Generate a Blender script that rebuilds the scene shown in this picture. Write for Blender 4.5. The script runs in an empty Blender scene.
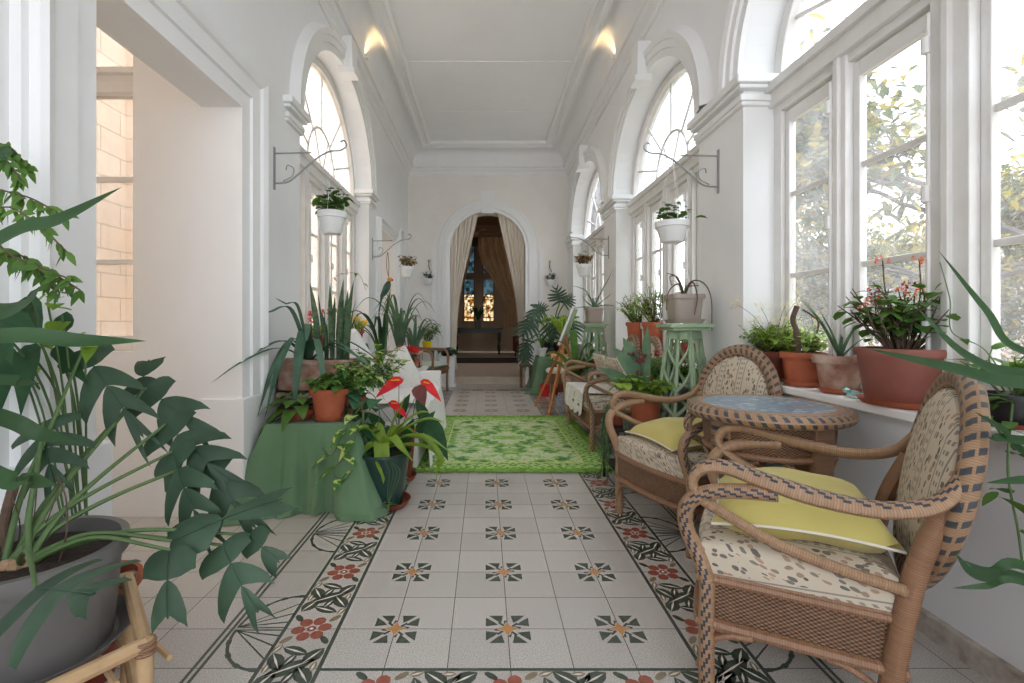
import bpy, math, random
from mathutils import Vector, Matrix
V = Vector
PI = math.pi
RND = random.Random(7)
C = bpy.context.scene.collection
scn = bpy.context.scene

# ------------------------------------------------------------ camera, sky, exposure
CAMH, F = 1.088, 489.0
cam = bpy.data.cameras.new('camera')
cam.sensor_width = 36.0
cam.lens = F * 36.0 / 1024.0
cam.shift_x = (512 - 485) / 1024.0
cam.shift_y = -(341.5 - 324) / 1024.0
cam.clip_start = 0.02
camo = bpy.data.objects.new('camera', cam)
C.objects.link(camo)
camo.location = (0, 0, CAMH)
camo.rotation_euler = (PI / 2, 0, 0)
scn.camera = camo
scn.view_settings.view_transform = 'Standard'
scn.view_settings.look = 'None'
scn.view_settings.gamma = 1
scn.view_settings.use_curve_mapping = False
scn.view_settings.exposure = 1.02
cy = scn.cycles
cy.use_denoising = True
cy.max_bounces = 14
cy.diffuse_bounces = 8
cy.glossy_bounces = 4
cy.transmission_bounces = 8
cy.transparent_max_bounces = 16
cy.sample_clamp_indirect = 6.0
cy.caustics_reflective = False
cy.caustics_refractive = False

world = bpy.data.worlds.new('sky')
scn.world = world
world.use_nodes = True
wn = world.node_tree.nodes
wl = world.node_tree.links
wn.clear()
wo = wn.new('ShaderNodeOutputWorld')
bg = wn.new('ShaderNodeBackground')
tc = wn.new('ShaderNodeTexCoord')
sp = wn.new('ShaderNodeSeparateXYZ')
cr = wn.new('ShaderNodeValToRGB')
cr.color_ramp.elements[0].position = 0.0
cr.color_ramp.elements[0].color = (0.92, 0.95, 1.0, 1)
cr.color_ramp.elements[1].position = 0.7
cr.color_ramp.elements[1].color = (0.84, 0.91, 1.0, 1)
wl.new(tc.outputs['Generated'], sp.inputs[0])
wl.new(sp.outputs[2], cr.inputs[0])
wl.new(cr.outputs[0], bg.inputs[0])
bg.inputs[1].default_value = 2.6
wl.new(bg.outputs[0], wo.inputs[0])


def light(name, kind, loc, energy, color=(1, 1, 1), target=None, **kw):
    d = bpy.data.lights.new(name, kind)
    d.energy = energy
    d.color = color
    for k, v in kw.items():
        setattr(d, k, v)
    o = bpy.data.objects.new(name, d)
    C.objects.link(o)
    o.location = loc
    if target is not None:
        o.rotation_euler = (V(target) - V(loc)).to_track_quat('-Z', 'Y').to_euler()
    return o


sun = light('sun', 'SUN', (6, 3, 12), 2.5, (1.0, 0.94, 0.84), target=(4.2, 2.6, 0), angle=0.02)


def portal(loc, sx, sy, target):
    d = bpy.data.lights.new('daylight_portal', 'AREA')
    d.shape = 'RECTANGLE'
    d.size, d.size_y = sx, sy
    d.cycles.is_portal = True
    o = bpy.data.objects.new('daylight_portal', d)
    C.objects.link(o)
    o.location = loc
    o.rotation_euler = (V(target) - V(loc)).to_track_quat('-Z', 'Z').to_euler()


for yc in (1.76, 4.53, 7.27):
    portal((1.9, yc, 2.05), 2.2, 2.7, (0, yc, 2.05))
portal((-1.75, 4.8, 2.2), 2.3, 2.8, (0, 4.8, 2.2))


portal((0.05, -3.25, 2.1), 2.7, 3.2, (0.05, 5, 2.1))


# ------------------------------------------------------------ helpers
def P(px, py, z):
    """point seen at this place of the photograph, z metres away"""
    return V(((px - 485) / F * z, z, CAMH - (py - 324) / F * z))


def tag(o, label=None, cat=None, group=None, kind=None):
    if label: o['label'] = label
    if cat: o['category'] = cat
    if group: o['group'] = group
    if kind: o['kind'] = kind
    return o


def thing(name, label, cat, loc=(0, 0, 0), rz=0.0, group=None):
    o = bpy.data.objects.new(name, None)
    C.objects.link(o)
    o.empty_display_size = 0.1
    o.location = loc
    o.rotation_euler = (0, 0, rz)
    return tag(o, label, cat, group)


def copy_tree(o, parent=None):
    c = o.copy()
    C.objects.link(c)
    c.parent = parent
    for ch in list(o.children):
        copy_tree(ch, c)
    return c


class MB:
    def __init__(s):
        s.v, s.f, s.uv, s.mi = [], [], [], []

    def add(s, verts, faces, uvs=None, mi=0):
        b = len(s.v)
        s.v.extend([tuple(p) for p in verts])
        for i, f in enumerate(faces):
            s.f.append([b + k for k in f])
            s.uv.append([uvs[k] for k in f] if uvs else None)
            s.mi.append(mi)

    def grid(s, rows, uvs=None, mi=0, closed=False, flip=False):
        n, m = len(rows), len(rows[0])
        vs = [p for r in rows for p in r]
        us = [p for r in uvs for p in r] if uvs else None
        fs = []
        for i in range(n - 1):
            for j in range(m if closed else m - 1):
                a, b = i * m + j, i * m + (j + 1) % m
                c, d = b + m, a + m
                fs.append([a, d, c, b] if flip else [a, b, c, d])
        s.add(vs, fs, us, mi)

    def box(s, lo, hi, mi=0, rot=None, piv=None):
        x0, y0, z0 = lo
        x1, y1, z1 = hi
        vs = [V(p) for p in ((x0, y0, z0), (x1, y0, z0), (x1, y1, z0), (x0, y1, z0), (x0, y0, z1), (x1, y0, z1), (x1, y1, z1), (x0, y1, z1))]
        if rot is not None:
            c = V(piv) if piv is not None else V(((x0 + x1) / 2, (y0 + y1) / 2, (z0 + z1) / 2))
            vs = [rot @ (p - c) + c for p in vs]
        s.add(vs, [(0, 3, 2, 1), (4, 5, 6, 7), (0, 1, 5, 4), (1, 2, 6, 5), (2, 3, 7, 6), (3, 0, 4, 7)], None, mi)

    def tube(s, pts, r, n=8, closed=False, ref=None, flat=1.0, mi=0, cap=True):
        pts = [V(p) for p in pts]
        N = len(pts)
        rs = r if isinstance(r, (list, tuple)) else [r] * N
        T = []
        for i in range(N):
            if closed:
                t = pts[(i + 1) % N] - pts[i - 1]
            else:
                t = pts[min(i + 1, N - 1)] - pts[max(i - 1, 0)]
            if t.length < 1e-9: t = V((0, 0, 1))
            T.append(t.normalized())
        up = V(ref) if ref is not None else (V((0, 0, 1)) if abs(T[0].z) < 0.9 else V((1, 0, 0)))
        rows, uvs, L = [], [], 0.0
        side = T[0].cross(up).normalized()
        rng = list(range(N)) + ([0] if closed else [])
        for k, i in enumerate(rng):
            t = T[i]
            if ref is not None:
                side = t.cross(up)
                if side.length < 1e-5: side = V((1, 0, 0))
                side.normalize()
            else:
                side = (side - t * side.dot(t))
                if side.length < 1e-6: side = t.orthogonal()
                side.normalize()
            nn = side.cross(t).normalized()
            if k > 0: L += (pts[i] - pts[rng[k - 1]]).length
            rows.append([pts[i] + side * (math.cos(2 * PI * j / n) * rs[i]) + nn * (math.sin(2 * PI * j / n) * rs[i] * flat) for j in range(n + 1)])
            uvs.append([(j / n, L) for j in range(n + 1)])
        s.grid(rows, uvs, mi)
        if cap and not closed:
            b = len(s.v)
            for row, fl in ((rows[0], False), (rows[-1], True)):
                idx = list(range(n))
                s.add(row[:n], [idx if not fl else idx[::-1]], [(0.5, 0)] * n, mi)

    def lathe(s, prof, c=(0, 0, 0), n=28, sq=None, mi=0, rot=0.0):
        """prof: (radius, height) points; sq = squareness exponent for square pots"""
        rows, uvs = [], []
        for k, (r, z) in enumerate(prof):
            row = []
            for j in range(n + 1):
                a = 2 * PI * j / n
                q = 1.0
                if sq: q = 1.0 / (abs(math.cos(a)) ** sq + abs(math.sin(a)) ** sq) ** (1.0 / sq)
                ca, sa = math.cos(a + rot), math.sin(a + rot)
                row.append(V((c[0] + ca * r * q, c[1] + sa * r * q, c[2] + z)))
            rows.append(row)
            uvs.append([(j / n * 2 * PI * max(p[0] for p in prof), z) for j in range(n + 1)])
        s.grid(rows, uvs, mi)

    def prism(s, poly, a, b, axis='x', mi=0):
        def m(p, h):
            if axis == 'x': return (h, p[0], p[1])
            if axis == 'y': return (p[0], h, p[1])
            return (p[0], p[1], h)
        n = len(poly)
        vs = [m(p, a) for p in poly] + [m(p, b) for p in poly]
        fs = [list(range(n)), [n + i for i in range(n)][::-1]]
        for i in range(n):
            j = (i + 1) % n
            fs.append([i, n + i, n + j, j])
        s.add(vs, fs, None, mi)

    def sweep2(s, path, prof, fn, closed=False, mi=0):
        """moulding: path of (a,b), profile of (outwards, height); fn(a,b,h) -> point"""
        N = len(path)
        rows = []
        rng = list(range(N)) + ([0] if closed else [])
        for i in rng:
            p = V(path[i])
            if closed or 0 < i < N - 1:
                d1 = (p - V(path[i - 1])).normalized()
                d2 = (V(path[(i + 1) % N]) - p).normalized()
            elif i == 0:
                d1 = d2 = (V(path[1]) - p).normalized()
            else:
                d1 = d2 = (p - V(path[i - 1])).normalized()
            n1, n2 = V((-d1.y, d1.x)), V((-d2.y, d2.x))
            nn = (n1 + n2)
            nn = nn / max(0.2, nn.length_squared) * 2 if nn.length > 1e-6 else n1
            rows.append([V(fn(p.x + nn.x * o, p.y + nn.y * o, h)) for o, h in prof])
        s.grid(rows, None, mi)

    def build(s, name, mats, parent=None, smooth=True, bevel=0.0, angle=35, subsurf=0):
        me = bpy.data.meshes.new(name)
        me.from_pydata(s.v, [], s.f)
        for m in (mats if isinstance(mats, (list, tuple)) else [mats]):
            me.materials.append(m)
        me.polygons.foreach_set('material_index', s.mi)
        if any(u is not None for u in s.uv):
            ul = me.uv_layers.new(name='UVMap')
            k = 0
            dat = []
            for f, u in zip(s.f, s.uv):
                for q in range(len(f)):
                    dat.extend(u[q] if u else (0.0, 0.0))
            ul.data.foreach_set('uv', dat)
        me.validate()
        me.update()
        if smooth:
            me.polygons.foreach_set('use_smooth', [True] * len(me.polygons))
            try:
                me.set_sharp_from_angle(angle=math.radians(angle))
            except Exception:
                pass
        o = bpy.data.objects.new(name, me)
        C.objects.link(o)
        o.parent = parent
        if bevel > 0:
            b = o.modifiers.new('bevel', 'BEVEL')
            b.width = bevel
            b.segments = 2
            b.limit_method = 'ANGLE'
            b.angle_limit = math.radians(50)
        if subsurf:
            b = o.modifiers.new('sub', 'SUBSURF')
            b.levels = b.render_levels = subsurf
        return o


def cr_path(pts, k=6, closed=False):
    """smooth path through the points"""
    pts = [V(p) for p in pts]
    n = len(pts)
    out = []
    for i in range(n if closed else n - 1):
        p0 = pts[(i - 1) % n] if closed or i > 0 else pts[0] * 2 - pts[1]
        p1, p2 = pts[i], pts[(i + 1) % n]
        p3 = pts[(i + 2) % n] if closed or i < n - 2 else p2 * 2 - p1
        for j in range(k):
            t = j / k
            out.append(0.5 * ((2 * p1) + (p2 - p0) * t + (2 * p0 - 5 * p1 + 4 * p2 - p3) * t * t + (3 * p1 - p0 - 3 * p2 + p3) * t ** 3))
    if not closed: out.append(pts[-1])
    return out


def lerp(a, b, t): return a + (b - a) * t


# ------------------------------------------------------------ materials
MATS = {}


class N:
    """small node helper"""
    def __init__(s, name):
        s.m = bpy.data.materials.new(name)
        s.m.use_nodes = True
        s.t = s.m.node_tree
        s.t.nodes.clear()
        s.out = s.new('ShaderNodeOutputMaterial')
        s.b = s.new('ShaderNodeBsdfPrincipled')
        s.link(s.b.outputs[0], s.out.inputs[0])
        MATS[name] = s.m

    def new(s, t, **kw):
        n = s.t.nodes.new(t)
        for k, v in kw.items(): setattr(n, k, v)
        return n

    def link(s, a, b): s.t.links.new(a, b)

    def val(s, x, inp):
        if isinstance(x, (int, float)): inp.default_value = x
        elif isinstance(x, (tuple, list)): inp.default_value = tuple(x) if len(x) == 4 or inp.type == 'VECTOR' else tuple(x) + (1,)
        else: s.link(x, inp)

    def math(s, op, a, b=0.0, c=None):
        n = s.new('ShaderNodeMath', operation=op)
        s.val(a, n.inputs[0]); s.val(b, n.inputs[1])
        if c is not None: s.val(c, n.inputs[2])
        return n.outputs[0]

    def mix(s, f, a, b, mode='MIX'):
        n = s.new('ShaderNodeMix', data_type='RGBA', blend_type=mode)
        s.val(f, n.inputs[0]); s.val(a, n.inputs[6]); s.val(b, n.inputs[7])
        return n.outputs[2]

    def coord(s, which='Object', scale=(1, 1, 1)):
        n = s.new('ShaderNodeTexCoord')
        mp = s.new('ShaderNodeMapping')
        s.link(n.outputs[which], mp.inputs[0])
        mp.inputs[3].default_value = scale
        return mp.outputs[0]

    def noise(s, co, scale, detail=3, rough=0.5, col=False):
        n = s.new('ShaderNodeTexNoise')
        s.link(co, n.inputs['Vector'])
        n.inputs['Scale'].default_value = scale
        n.inputs['Detail'].default_value = detail
        n.inputs['Roughness'].default_value = rough
        return n.outputs['Color' if col else 'Fac']

    def vor(s, co, scale, out='Distance', rand=1.0, feature='F1'):
        n = s.new('ShaderNodeTexVoronoi', feature=feature)
        s.link(co, n.inputs['Vector'])
        n.inputs['Scale'].default_value = scale
        n.inputs['Randomness'].default_value = rand
        return n.outputs[out]

    def ramp(s, f, stops, interp='LINEAR'):
        n = s.new('ShaderNodeValToRGB')
        n.color_ramp.interpolation = interp
        e = n.color_ramp.elements
        while len(e) < len(stops): e.new(0.5)
        for i, (p, c) in enumerate(stops):
            e[i].position = p
            e[i].color = tuple(c) + (1,) if len(c) == 3 else c
        s.link(f, n.inputs[0])
        return n.outputs[0]

    def sep(s, co):
        n = s.new('ShaderNodeSeparateXYZ')
        s.link(co, n.inputs[0])
        return n.outputs

    def comb(s, x, y, z=0.0):
        n = s.new('ShaderNodeCombineXYZ')
        s.val(x, n.inputs[0]); s.val(y, n.inputs[1]); s.val(z, n.inputs[2])
        return n.outputs[0]

    def bump(s, h, strength=0.3, dist=0.01):
        n = s.new('ShaderNodeBump')
        n.inputs['Strength'].default_value = strength
        n.inputs['Distance'].default_value = dist
        s.link(h, n.inputs['Height'])
        s.link(n.outputs[0], s.b.inputs['Normal'])

    def set(s, color=None, rough=0.6, metal=0.0, spec=None, coat=0.0):
        if color is not None: s.val(color, s.b.inputs['Base Color'])
        s.val(rough, s.b.inputs['Roughness'])
        s.b.inputs['Metallic'].default_value = metal
        if spec is not None: s.b.inputs['Specular IOR Level'].default_value = spec
        s.b.inputs['Coat Weight'].default_value = coat
        return s.m


def plain(name, c, rough=0.6, metal=0.0, var=0.12, scale=6.0, bump=0.0, bscale=60.0, spec=None, c2=None, coords='Object'):
    n = N(name)
    co = n.coord(coords)
    f = n.noise(co, scale, 4, 0.6)
    b = c2 if c2 else tuple(min(1, x * (1 + var)) for x in c)
    a = tuple(x * (1 - var) for x in c) if not c2 else c
    col = n.ramp(f, [(0.3, a), (0.7, b)])
    n.set(col, rough, metal, spec)
    if bump: n.bump(n.noise(co, bscale, 3), bump, 0.005)
    return n.m


def srgb(r, g, b):
    f = lambda x: (x / 255 / 12.92) if x / 255 <= 0.04045 else ((x / 255 + 0.055) / 1.055) ** 2.4
    return (f(r), f(g), f(b))


plaster = plain('white_plaster', (0.85, 0.855, 0.86), 0.75, var=0.02, scale=2.0, bump=0.12, bscale=14)
plaster_old = plain('aged_white_plaster', (0.84, 0.80, 0.75), 0.8, c2=(0.88, 0.85, 0.81), scale=3.0, bump=0.15, bscale=18)
trimw = plain('white_gloss_trim', (0.86, 0.86, 0.86), 0.45, var=0.02, scale=3.0)
winwood = plain('cream_window_paint', (0.72, 0.70, 0.67), 0.5, c2=(0.80, 0.79, 0.78), scale=5.0, bump=0.08, bscale=30)
stone_step = plain('stone_step', srgb(196, 180, 160), 0.5, var=0.1, scale=8)


def glass_mat(name, tint, haze=0.0, hazecol=(0.9, 0.9, 0.92), gloss=0.06):
    n = N(name)
    tr = n.new('ShaderNodeBsdfTransparent')
    tr.inputs[0].default_value = tuple(tint) + (1,)
    gl = n.new('ShaderNodeBsdfGlossy')
    gl.inputs['Roughness'].default_value = 0.05
    m1 = n.new('ShaderNodeMixShader')
    m1.inputs[0].default_value = gloss
    n.link(tr.outputs[0], m1.inputs[1]); n.link(gl.outputs[0], m1.inputs[2])
    last = m1
    if haze > 0:
        tl = n.new('ShaderNodeBsdfTranslucent')
        tl.inputs[0].default_value = tuple(hazecol) + (1,)
        m2 = n.new('ShaderNodeMixShader')
        co = n.coord('Object')
        f = n.ramp(n.noise(co, 3.0, 5, 0.7), [(0.3, (haze * 0.3,) * 3), (0.75, (min(1, haze * 1.6),) * 3)])
        n.link(f, m2.inputs[0])
        n.link(m1.outputs[0], m2.inputs[1]); n.link(tl.outputs[0], m2.inputs[2])
        last = m2
    n.link(last.outputs[0], n.out.inputs[0])
    return n.m


glass_clear = glass_mat('clear_glass', (0.96, 0.97, 0.98), 0.14)
glass_dusty = glass_mat('dusty_glass', (0.95, 0.95, 0.95), 0.75, (0.98, 0.97, 0.95))


def leaf_mat(name, c, c2, rough=0.4, trans=0.25, scale=9.0, spots=None):
    n = N(name)
    co = n.coord('Object')
    f = n.noise(co, scale, 3, 0.6)
    col = n.ramp(f, [(0.32, c), (0.68, c2)])
    if spots:
        g = n.noise(co, spots[1], 2, 0.5)
        g2 = n.ramp(g, [(0.5, (0, 0, 0)), (0.56, (1, 1, 1))])
        col = n.mix(g2, col, spots[0])
    n.set(col, min(.6, rough + .12), 0.0, 0.25)
    tl = n.new('ShaderNodeBsdfTranslucent')
    n.link(n.mix(1.0, col, (1.3, 1.35, 0.6, 1), 'MULTIPLY'), tl.inputs[0])
    mx = n.new('ShaderNodeMixShader')
    mx.inputs[0].default_value = trans
    n.link(n.b.outputs[0], mx.inputs[1]); n.link(tl.outputs[0], mx.inputs[2])
    n.link(mx.outputs[0], n.out.inputs[0])
    return n.m


L_dark = leaf_mat('dark_green_leaf', (0.020, 0.065, 0.030), (0.045, 0.12, 0.05), 0.35)
L_mon = leaf_mat('monstera_leaf', (0.030, 0.062, 0.036), (0.070, 0.125, 0.078), 0.34, 0.12, 5)
L_mid = leaf_mat('mid_green_leaf', (0.06, 0.14, 0.03), (0.14, 0.27, 0.055), 0.45)
L_lime = leaf_mat('lime_green_leaf', (0.18, 0.31, 0.035), (0.34, 0.48, 0.08), 0.4, 0.35)
L_grey = leaf_mat('grey_green_leaf', (0.07, 0.14, 0.09), (0.16, 0.25, 0.16), 0.5)
L_vari = leaf_mat('variegated_leaf', (0.05, 0.17, 0.04), (0.10, 0.26, 0.06), 0.45, spots=((0.55, 0.62, 0.22), 22))
L_agave = leaf_mat('blade_green_leaf', (0.025, 0.062, 0.022), (0.05, 0.11, 0.042), 0.35, 0.12, 3)
L_snake = leaf_mat('banded_sword_leaf', (0.032, 0.07, 0.035), (0.12, 0.19, 0.10), 0.45, 0.08, 30)
L_jade = leaf_mat('jade_leaf', (0.18, 0.32, 0.07), (0.40, 0.52, 0.18), 0.4, 0.3, 12)
L_red = leaf_mat('red_tinged_leaf', (0.30, 0.10, 0.05), (0.38, 0.26, 0.07), 0.5, 0.3, 14)
L_tree = leaf_mat('tree_leaf', (0.035, 0.05, 0.045), (0.13, 0.16, 0.06), 0.5, 0.3, 3.5, spots=((0.34, 0.26, 0.05), 5.0))
P_red = leaf_mat('red_petal', (0.65, 0.02, 0.03), (0.85, 0.05, 0.06), 0.4, 0.25)
P_dred = leaf_mat('crimson_petal', (0.28, 0.01, 0.03), (0.40, 0.02, 0.05), 0.5, 0.2)
P_coral = leaf_mat('coral_petal', (0.75, 0.12, 0.10), (0.85, 0.30, 0.22), 0.5, 0.3)
P_yel = leaf_mat('yellow_petal', (0.85, 0.60, 0.02), (0.90, 0.72, 0.08), 0.5, 0.3)
P_white = leaf_mat('pale_dried_flower', (0.70, 0.60, 0.50), (0.82, 0.74, 0.66), 0.7, 0.3)
P_pink = leaf_mat('pale_pink_petal', (0.85, 0.62, 0.52), (0.92, 0.78, 0.70), 0.6, 0.3)
stem_green = plain('green_stem', (0.09, 0.16, 0.05), 0.5, var=0.2)
stem_brown = plain('woody_stem', (0.12, 0.075, 0.05), 0.8, var=0.3, scale=20, bump=0.3, bscale=80)
bark = plain('grey_bark', (0.10, 0.09, 0.09), 0.9, var=0.3, scale=12, bump=0.4)
soil_m = plain('potting_soil', (0.035, 0.022, 0.015), 0.95, var=0.4, scale=60, bump=0.8, bscale=90)
terra = plain('terracotta', srgb(160, 82, 52), 0.75, c2=srgb(180, 100, 68), scale=7, bump=0.08, bscale=120)
terra_dark = plain('dark_terracotta', srgb(120, 54, 38), 0.65, c2=srgb(144, 70, 50), scale=7, bump=0.08, bscale=120)
terra_plum = plain('ribbed_plum_plastic', srgb(132, 76, 64), 0.6, c2=srgb(148, 90, 76), scale=5, bump=0.05)
terra_old = plain('limescaled_terracotta', srgb(150, 92, 72), 0.85, c2=srgb(206, 184, 166), scale=9, bump=0.2, bscale=90)
grey_pot = plain('grey_plastic', srgb(112, 109, 107), 0.5, var=0.05, scale=4)
taupe_pot = plain('taupe_plastic', srgb(164, 152, 142), 0.5, var=0.05, scale=4)
white_pot = plain('white_plastic', (0.78, 0.78, 0.78), 0.4, var=0.02)
green_pot = plain('dark_green_glaze', srgb(40, 66, 60), 0.3, var=0.15)
emerald = plain('emerald_glaze', srgb(20, 110, 58), 0.3, var=0.15)
yellow_pot = plain('yellow_plastic', (0.85, 0.62, 0.01), 0.4, var=0.05)
black_m = plain('black_metal', (0.02, 0.02, 0.02), 0.4, var=0.1)
iron = plain('painted_grey_iron', (0.30, 0.30, 0.31), 0.5, var=0.1)
mint = plain('mint_green_paint', srgb(142, 166, 134), 0.5, c2=srgb(156, 178, 146), scale=9)
easel_wood = plain('orange_beech', srgb(190, 118, 58), 0.45, c2=srgb(208, 138, 76), scale=14)
old_wood = plain('old_brown_wood', srgb(110, 82, 60), 0.7, var=0.25, scale=15, bump=0.2)
bamboo = plain('bamboo_cane', srgb(188, 152, 112), 0.45, c2=srgb(208, 176, 136), scale=10, bump=0.1)
red_m = plain('red_plastic', (0.6, 0.02, 0.02), 0.4, var=0.05)


def cloth_mat(name, c, c2, rough=0.9, weave=700, scale=3):
    n = N(name)
    co = n.coord('Object')
    col = n.ramp(n.noise(co, scale, 4), [(0.3, c), (0.7, c2)])
    n.set(col, rough, 0, 0.15)
    n.b.inputs['Sheen Weight'].default_value = 0.15
    n.bump(n.noise(co, weave, 2), 0.15, 0.002)
    return n.m


green_cloth = cloth_mat('green_cotton', srgb(98, 130, 98), srgb(112, 142, 110))
yellow_cloth = cloth_mat('olive_yellow_satin', srgb(188, 174, 98), srgb(200, 186, 114), 0.55)
cream_cloth = cloth_mat('cream_cotton', (0.72, 0.67, 0.57), (0.78, 0.74, 0.66))
white_cloth = cloth_mat('white_slipcover', (0.76, 0.74, 0.71), (0.82, 0.81, 0.79))
sage_cloth = cloth_mat('sage_cotton', srgb(176, 188, 168), srgb(190, 200, 182))
curtain_cloth = cloth_mat('cream_drape', (0.80, 0.73, 0.63), (0.86, 0.80, 0.72))
brown_cloth = cloth_mat('brown_drape', srgb(186, 156, 120), srgb(200, 172, 136))


def floral():
    n = N('floral_print_fabric')
    co = n.coord('UV')
    x, y, _ = n.sep(co)
    base = n.mix(n.noise(co, 5, 3), srgb(190, 176, 156) + (1,), srgb(204, 192, 174) + (1,))
    # leaves: stretched voronoi blobs, some cells left empty
    w = n.noise(co, 9, 2, 0.5, col=True)
    mv = n.new('ShaderNodeVectorMath', operation='SCALE')
    n.link(w, mv.inputs[0]); mv.inputs[3].default_value = 0.05
    ad = n.new('ShaderNodeVectorMath', operation='ADD')
    n.link(co, ad.inputs[0]); n.link(mv.outputs[0], ad.inputs[1])
    mp = n.new('ShaderNodeMapping')
    n.link(ad.outputs[0], mp.inputs[0])
    mp.inputs[2].default_value = (0, 0, 0.6)
    mp.inputs[3].default_value = (1.0, 0.55, 1)
    vo = n.new('ShaderNodeTexVoronoi')
    n.link(mp.outputs[0], vo.inputs['Vector'])
    vo.inputs['Scale'].default_value = 72
    blob = n.math('LESS_THAN', vo.outputs['Distance'], 0.42)
    sepc = n.new('ShaderNodeSeparateColor')
    n.link(vo.outputs['Color'], sepc.inputs[0])
    keep = n.math('GREATER_THAN', sepc.outputs[0], 0.25)
    band = n.math('FRACT', n.math('MULTIPLY', x, 1 / 0.13))
    inb = n.math('LESS_THAN', band, 0.62)
    leaf = n.math('MULTIPLY', n.math('MULTIPLY', blob, keep), inb)
    lc = n.ramp(sepc.outputs[1], [(0.0, srgb(96, 92, 88)), (0.5, srgb(130, 122, 112)), (0.8, srgb(170, 140, 118))])
    col = n.mix(leaf, base, lc)
    # pinstripes with dots in the bands between
    s1 = n.math('LESS_THAN', n.math('ABSOLUTE', n.math('SUBTRACT', band, 0.66)), 0.018)
    s2 = n.math('LESS_THAN', n.math('ABSOLUTE', n.math('SUBTRACT', band, 0.96)), 0.018)
    s = n.math('MAXIMUM', s1, s2)
    dy = n.math('FRACT', n.math('MULTIPLY', y, 1 / 0.028))
    d1 = n.math('LESS_THAN', n.math('ABSOLUTE', n.math('SUBTRACT', dy, 0.5)), 0.22)
    d2 = n.math('LESS_THAN', n.math('ABSOLUTE', n.math('SUBTRACT', n.math('ABSOLUTE', n.math('SUBTRACT', band, 0.81)), 0.05)), 0.03)
    s = n.math('MAXIMUM', s, n.math('MULTIPLY', d1, d2))
    col = n.mix(s, col, srgb(140, 134, 124) + (1,))
    n.set(col, 0.85, 0, 0.2)
    n.bump(n.noise(co, 900, 2), 0.1, 0.001)
    return n.m


floral_m = floral()


def wicker():
    n = N('woven_wicker')
    co = n.coord('UV')
    x, y, _ = n.sep(co)
    sx = n.math('SINE', n.math('MULTIPLY', x, 2 * PI / 0.018))
    sy = n.math('SINE', n.math('MULTIPLY', y, 2 * PI / 0.011))
    w = n.math('ADD', n.math('MULTIPLY', n.math('MULTIPLY', sx, sy), 0.5), 0.5)
    no = n.noise(co, 40, 3)
    f = n.math('ADD', n.math('MULTIPLY', w, 0.7), n.math('MULTIPLY', no, 0.3))
    col = n.ramp(f, [(0.15, srgb(44, 28, 20)), (0.5, srgb(112, 80, 58)), (0.9, srgb(158, 124, 96))])
    n.set(col, 0.55)
    n.bump(w, 0.9, 0.004)
    return n.m


wicker_m = wicker()


def rattan(name, mode, tan=(168, 136, 106), tan2=(126, 94, 70)):
    """cane wrapping; mode 0 plain, 1 black stitches on one side, 2 black spiral all round"""
    n = N(name)
    co = n.coord('UV')
    u, v, _ = n.sep(co)
    ring = n.math('FRACT', n.math('MULTIPLY', v, 1 / 0.0062))
    edge = n.math('LESS_THAN', ring, 0.2)
    sn = n.new('ShaderNodeTexNoise', noise_dimensions='1D')
    n.link(n.math('MULTIPLY', n.math('FLOOR', n.math('MULTIPLY', v, 1 / 0.0062)), 7.31), sn.inputs['W'])
    col = n.mix(sn.outputs['Fac'], srgb(*tan) + (1,), srgb(*tan2) + (1,))
    o = n.noise(n.coord('Object'), 12, 3)
    col = n.mix(n.math('MULTIPLY', o, 0.5), col, srgb(*[int(c * 1.12) for c in tan]) + (1,))
    col = n.mix(n.math('MULTIPLY', edge, 0.45), col, srgb(96, 66, 42) + (1,))
    h = n.math('PINGPONG', ring, 0.5)
    if mode == 1:
        st = n.math('FLOOR', n.math('MULTIPLY', u, 20))
        a = n.math('FRACT', n.math('ADD', n.math('MULTIPLY', v, 1 / 0.040), n.math('MULTIPLY', st, 0.34)))
        m = n.math('MULTIPLY', n.math('LESS_THAN', a, 0.42), n.math('LESS_THAN', n.math('ABSOLUTE', n.math('SUBTRACT', u, 0.25)), 0.10))
        col = n.mix(m, col, srgb(52, 56, 66) + (1,))
    elif mode == 2:
        a = n.math('FRACT', n.math('ADD', n.math('MULTIPLY', v, 1 / 0.038), n.math('MULTIPLY', u, 2.0)))
        m = n.math('MULTIPLY', n.math('LESS_THAN', a, 0.42), n.math('GREATER_THAN', n.math('FRACT', n.math('MULTIPLY', u, 6.0)), 0.22))
        col = n.mix(m, col, srgb(66, 68, 74) + (1,))
        h = n.math('PINGPONG', n.math('MULTIPLY', a, 2.0), 1.0)
    n.set(col, 0.42)
    n.bump(h, 0.5, 0.003)
    return n.m


cane = rattan('wrapped_cane', 0)
cane_bw = rattan('stitched_cane', 1)
cane_sp = rattan('braided_cane_rim', 2)
cane_dk = rattan('brown_wrapped_cane', 0, (150, 112, 84), (110, 78, 56))


def mosaic():
    n = N('blue_mosaic_glass')
    co = n.coord('UV')
    mp = n.new('ShaderNodeMapping')
    n.link(co, mp.inputs[0])
    mp.inputs[2].default_value = (0, 0, 0.7)
    vo = n.new('ShaderNodeTexVoronoi', distance='CHEBYCHEV')
    n.link(mp.outputs[0], vo.inputs['Vector'])
    vo.inputs['Scale'].default_value = 48
    vo.inputs['Randomness'].default_value = 0.35
    sc = n.new('ShaderNodeSeparateColor')
    n.link(vo.outputs['Color'], sc.inputs[0])
    col = n.ramp(sc.outputs[0], [(0.0, srgb(96, 124, 146)), (0.4, srgb(140, 162, 178)), (0.7, srgb(120, 140, 150)), (1.0, srgb(196, 208, 212))])
    n.set(col, 0.28, 0, 0.4)
    return n.m


mosaic_m = mosaic()
# ------------------------------------------------------------ the building
XL, XR, YE, ZC = -1.40, 1.505, 8.88, 4.18
Y0 = -3.0


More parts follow.
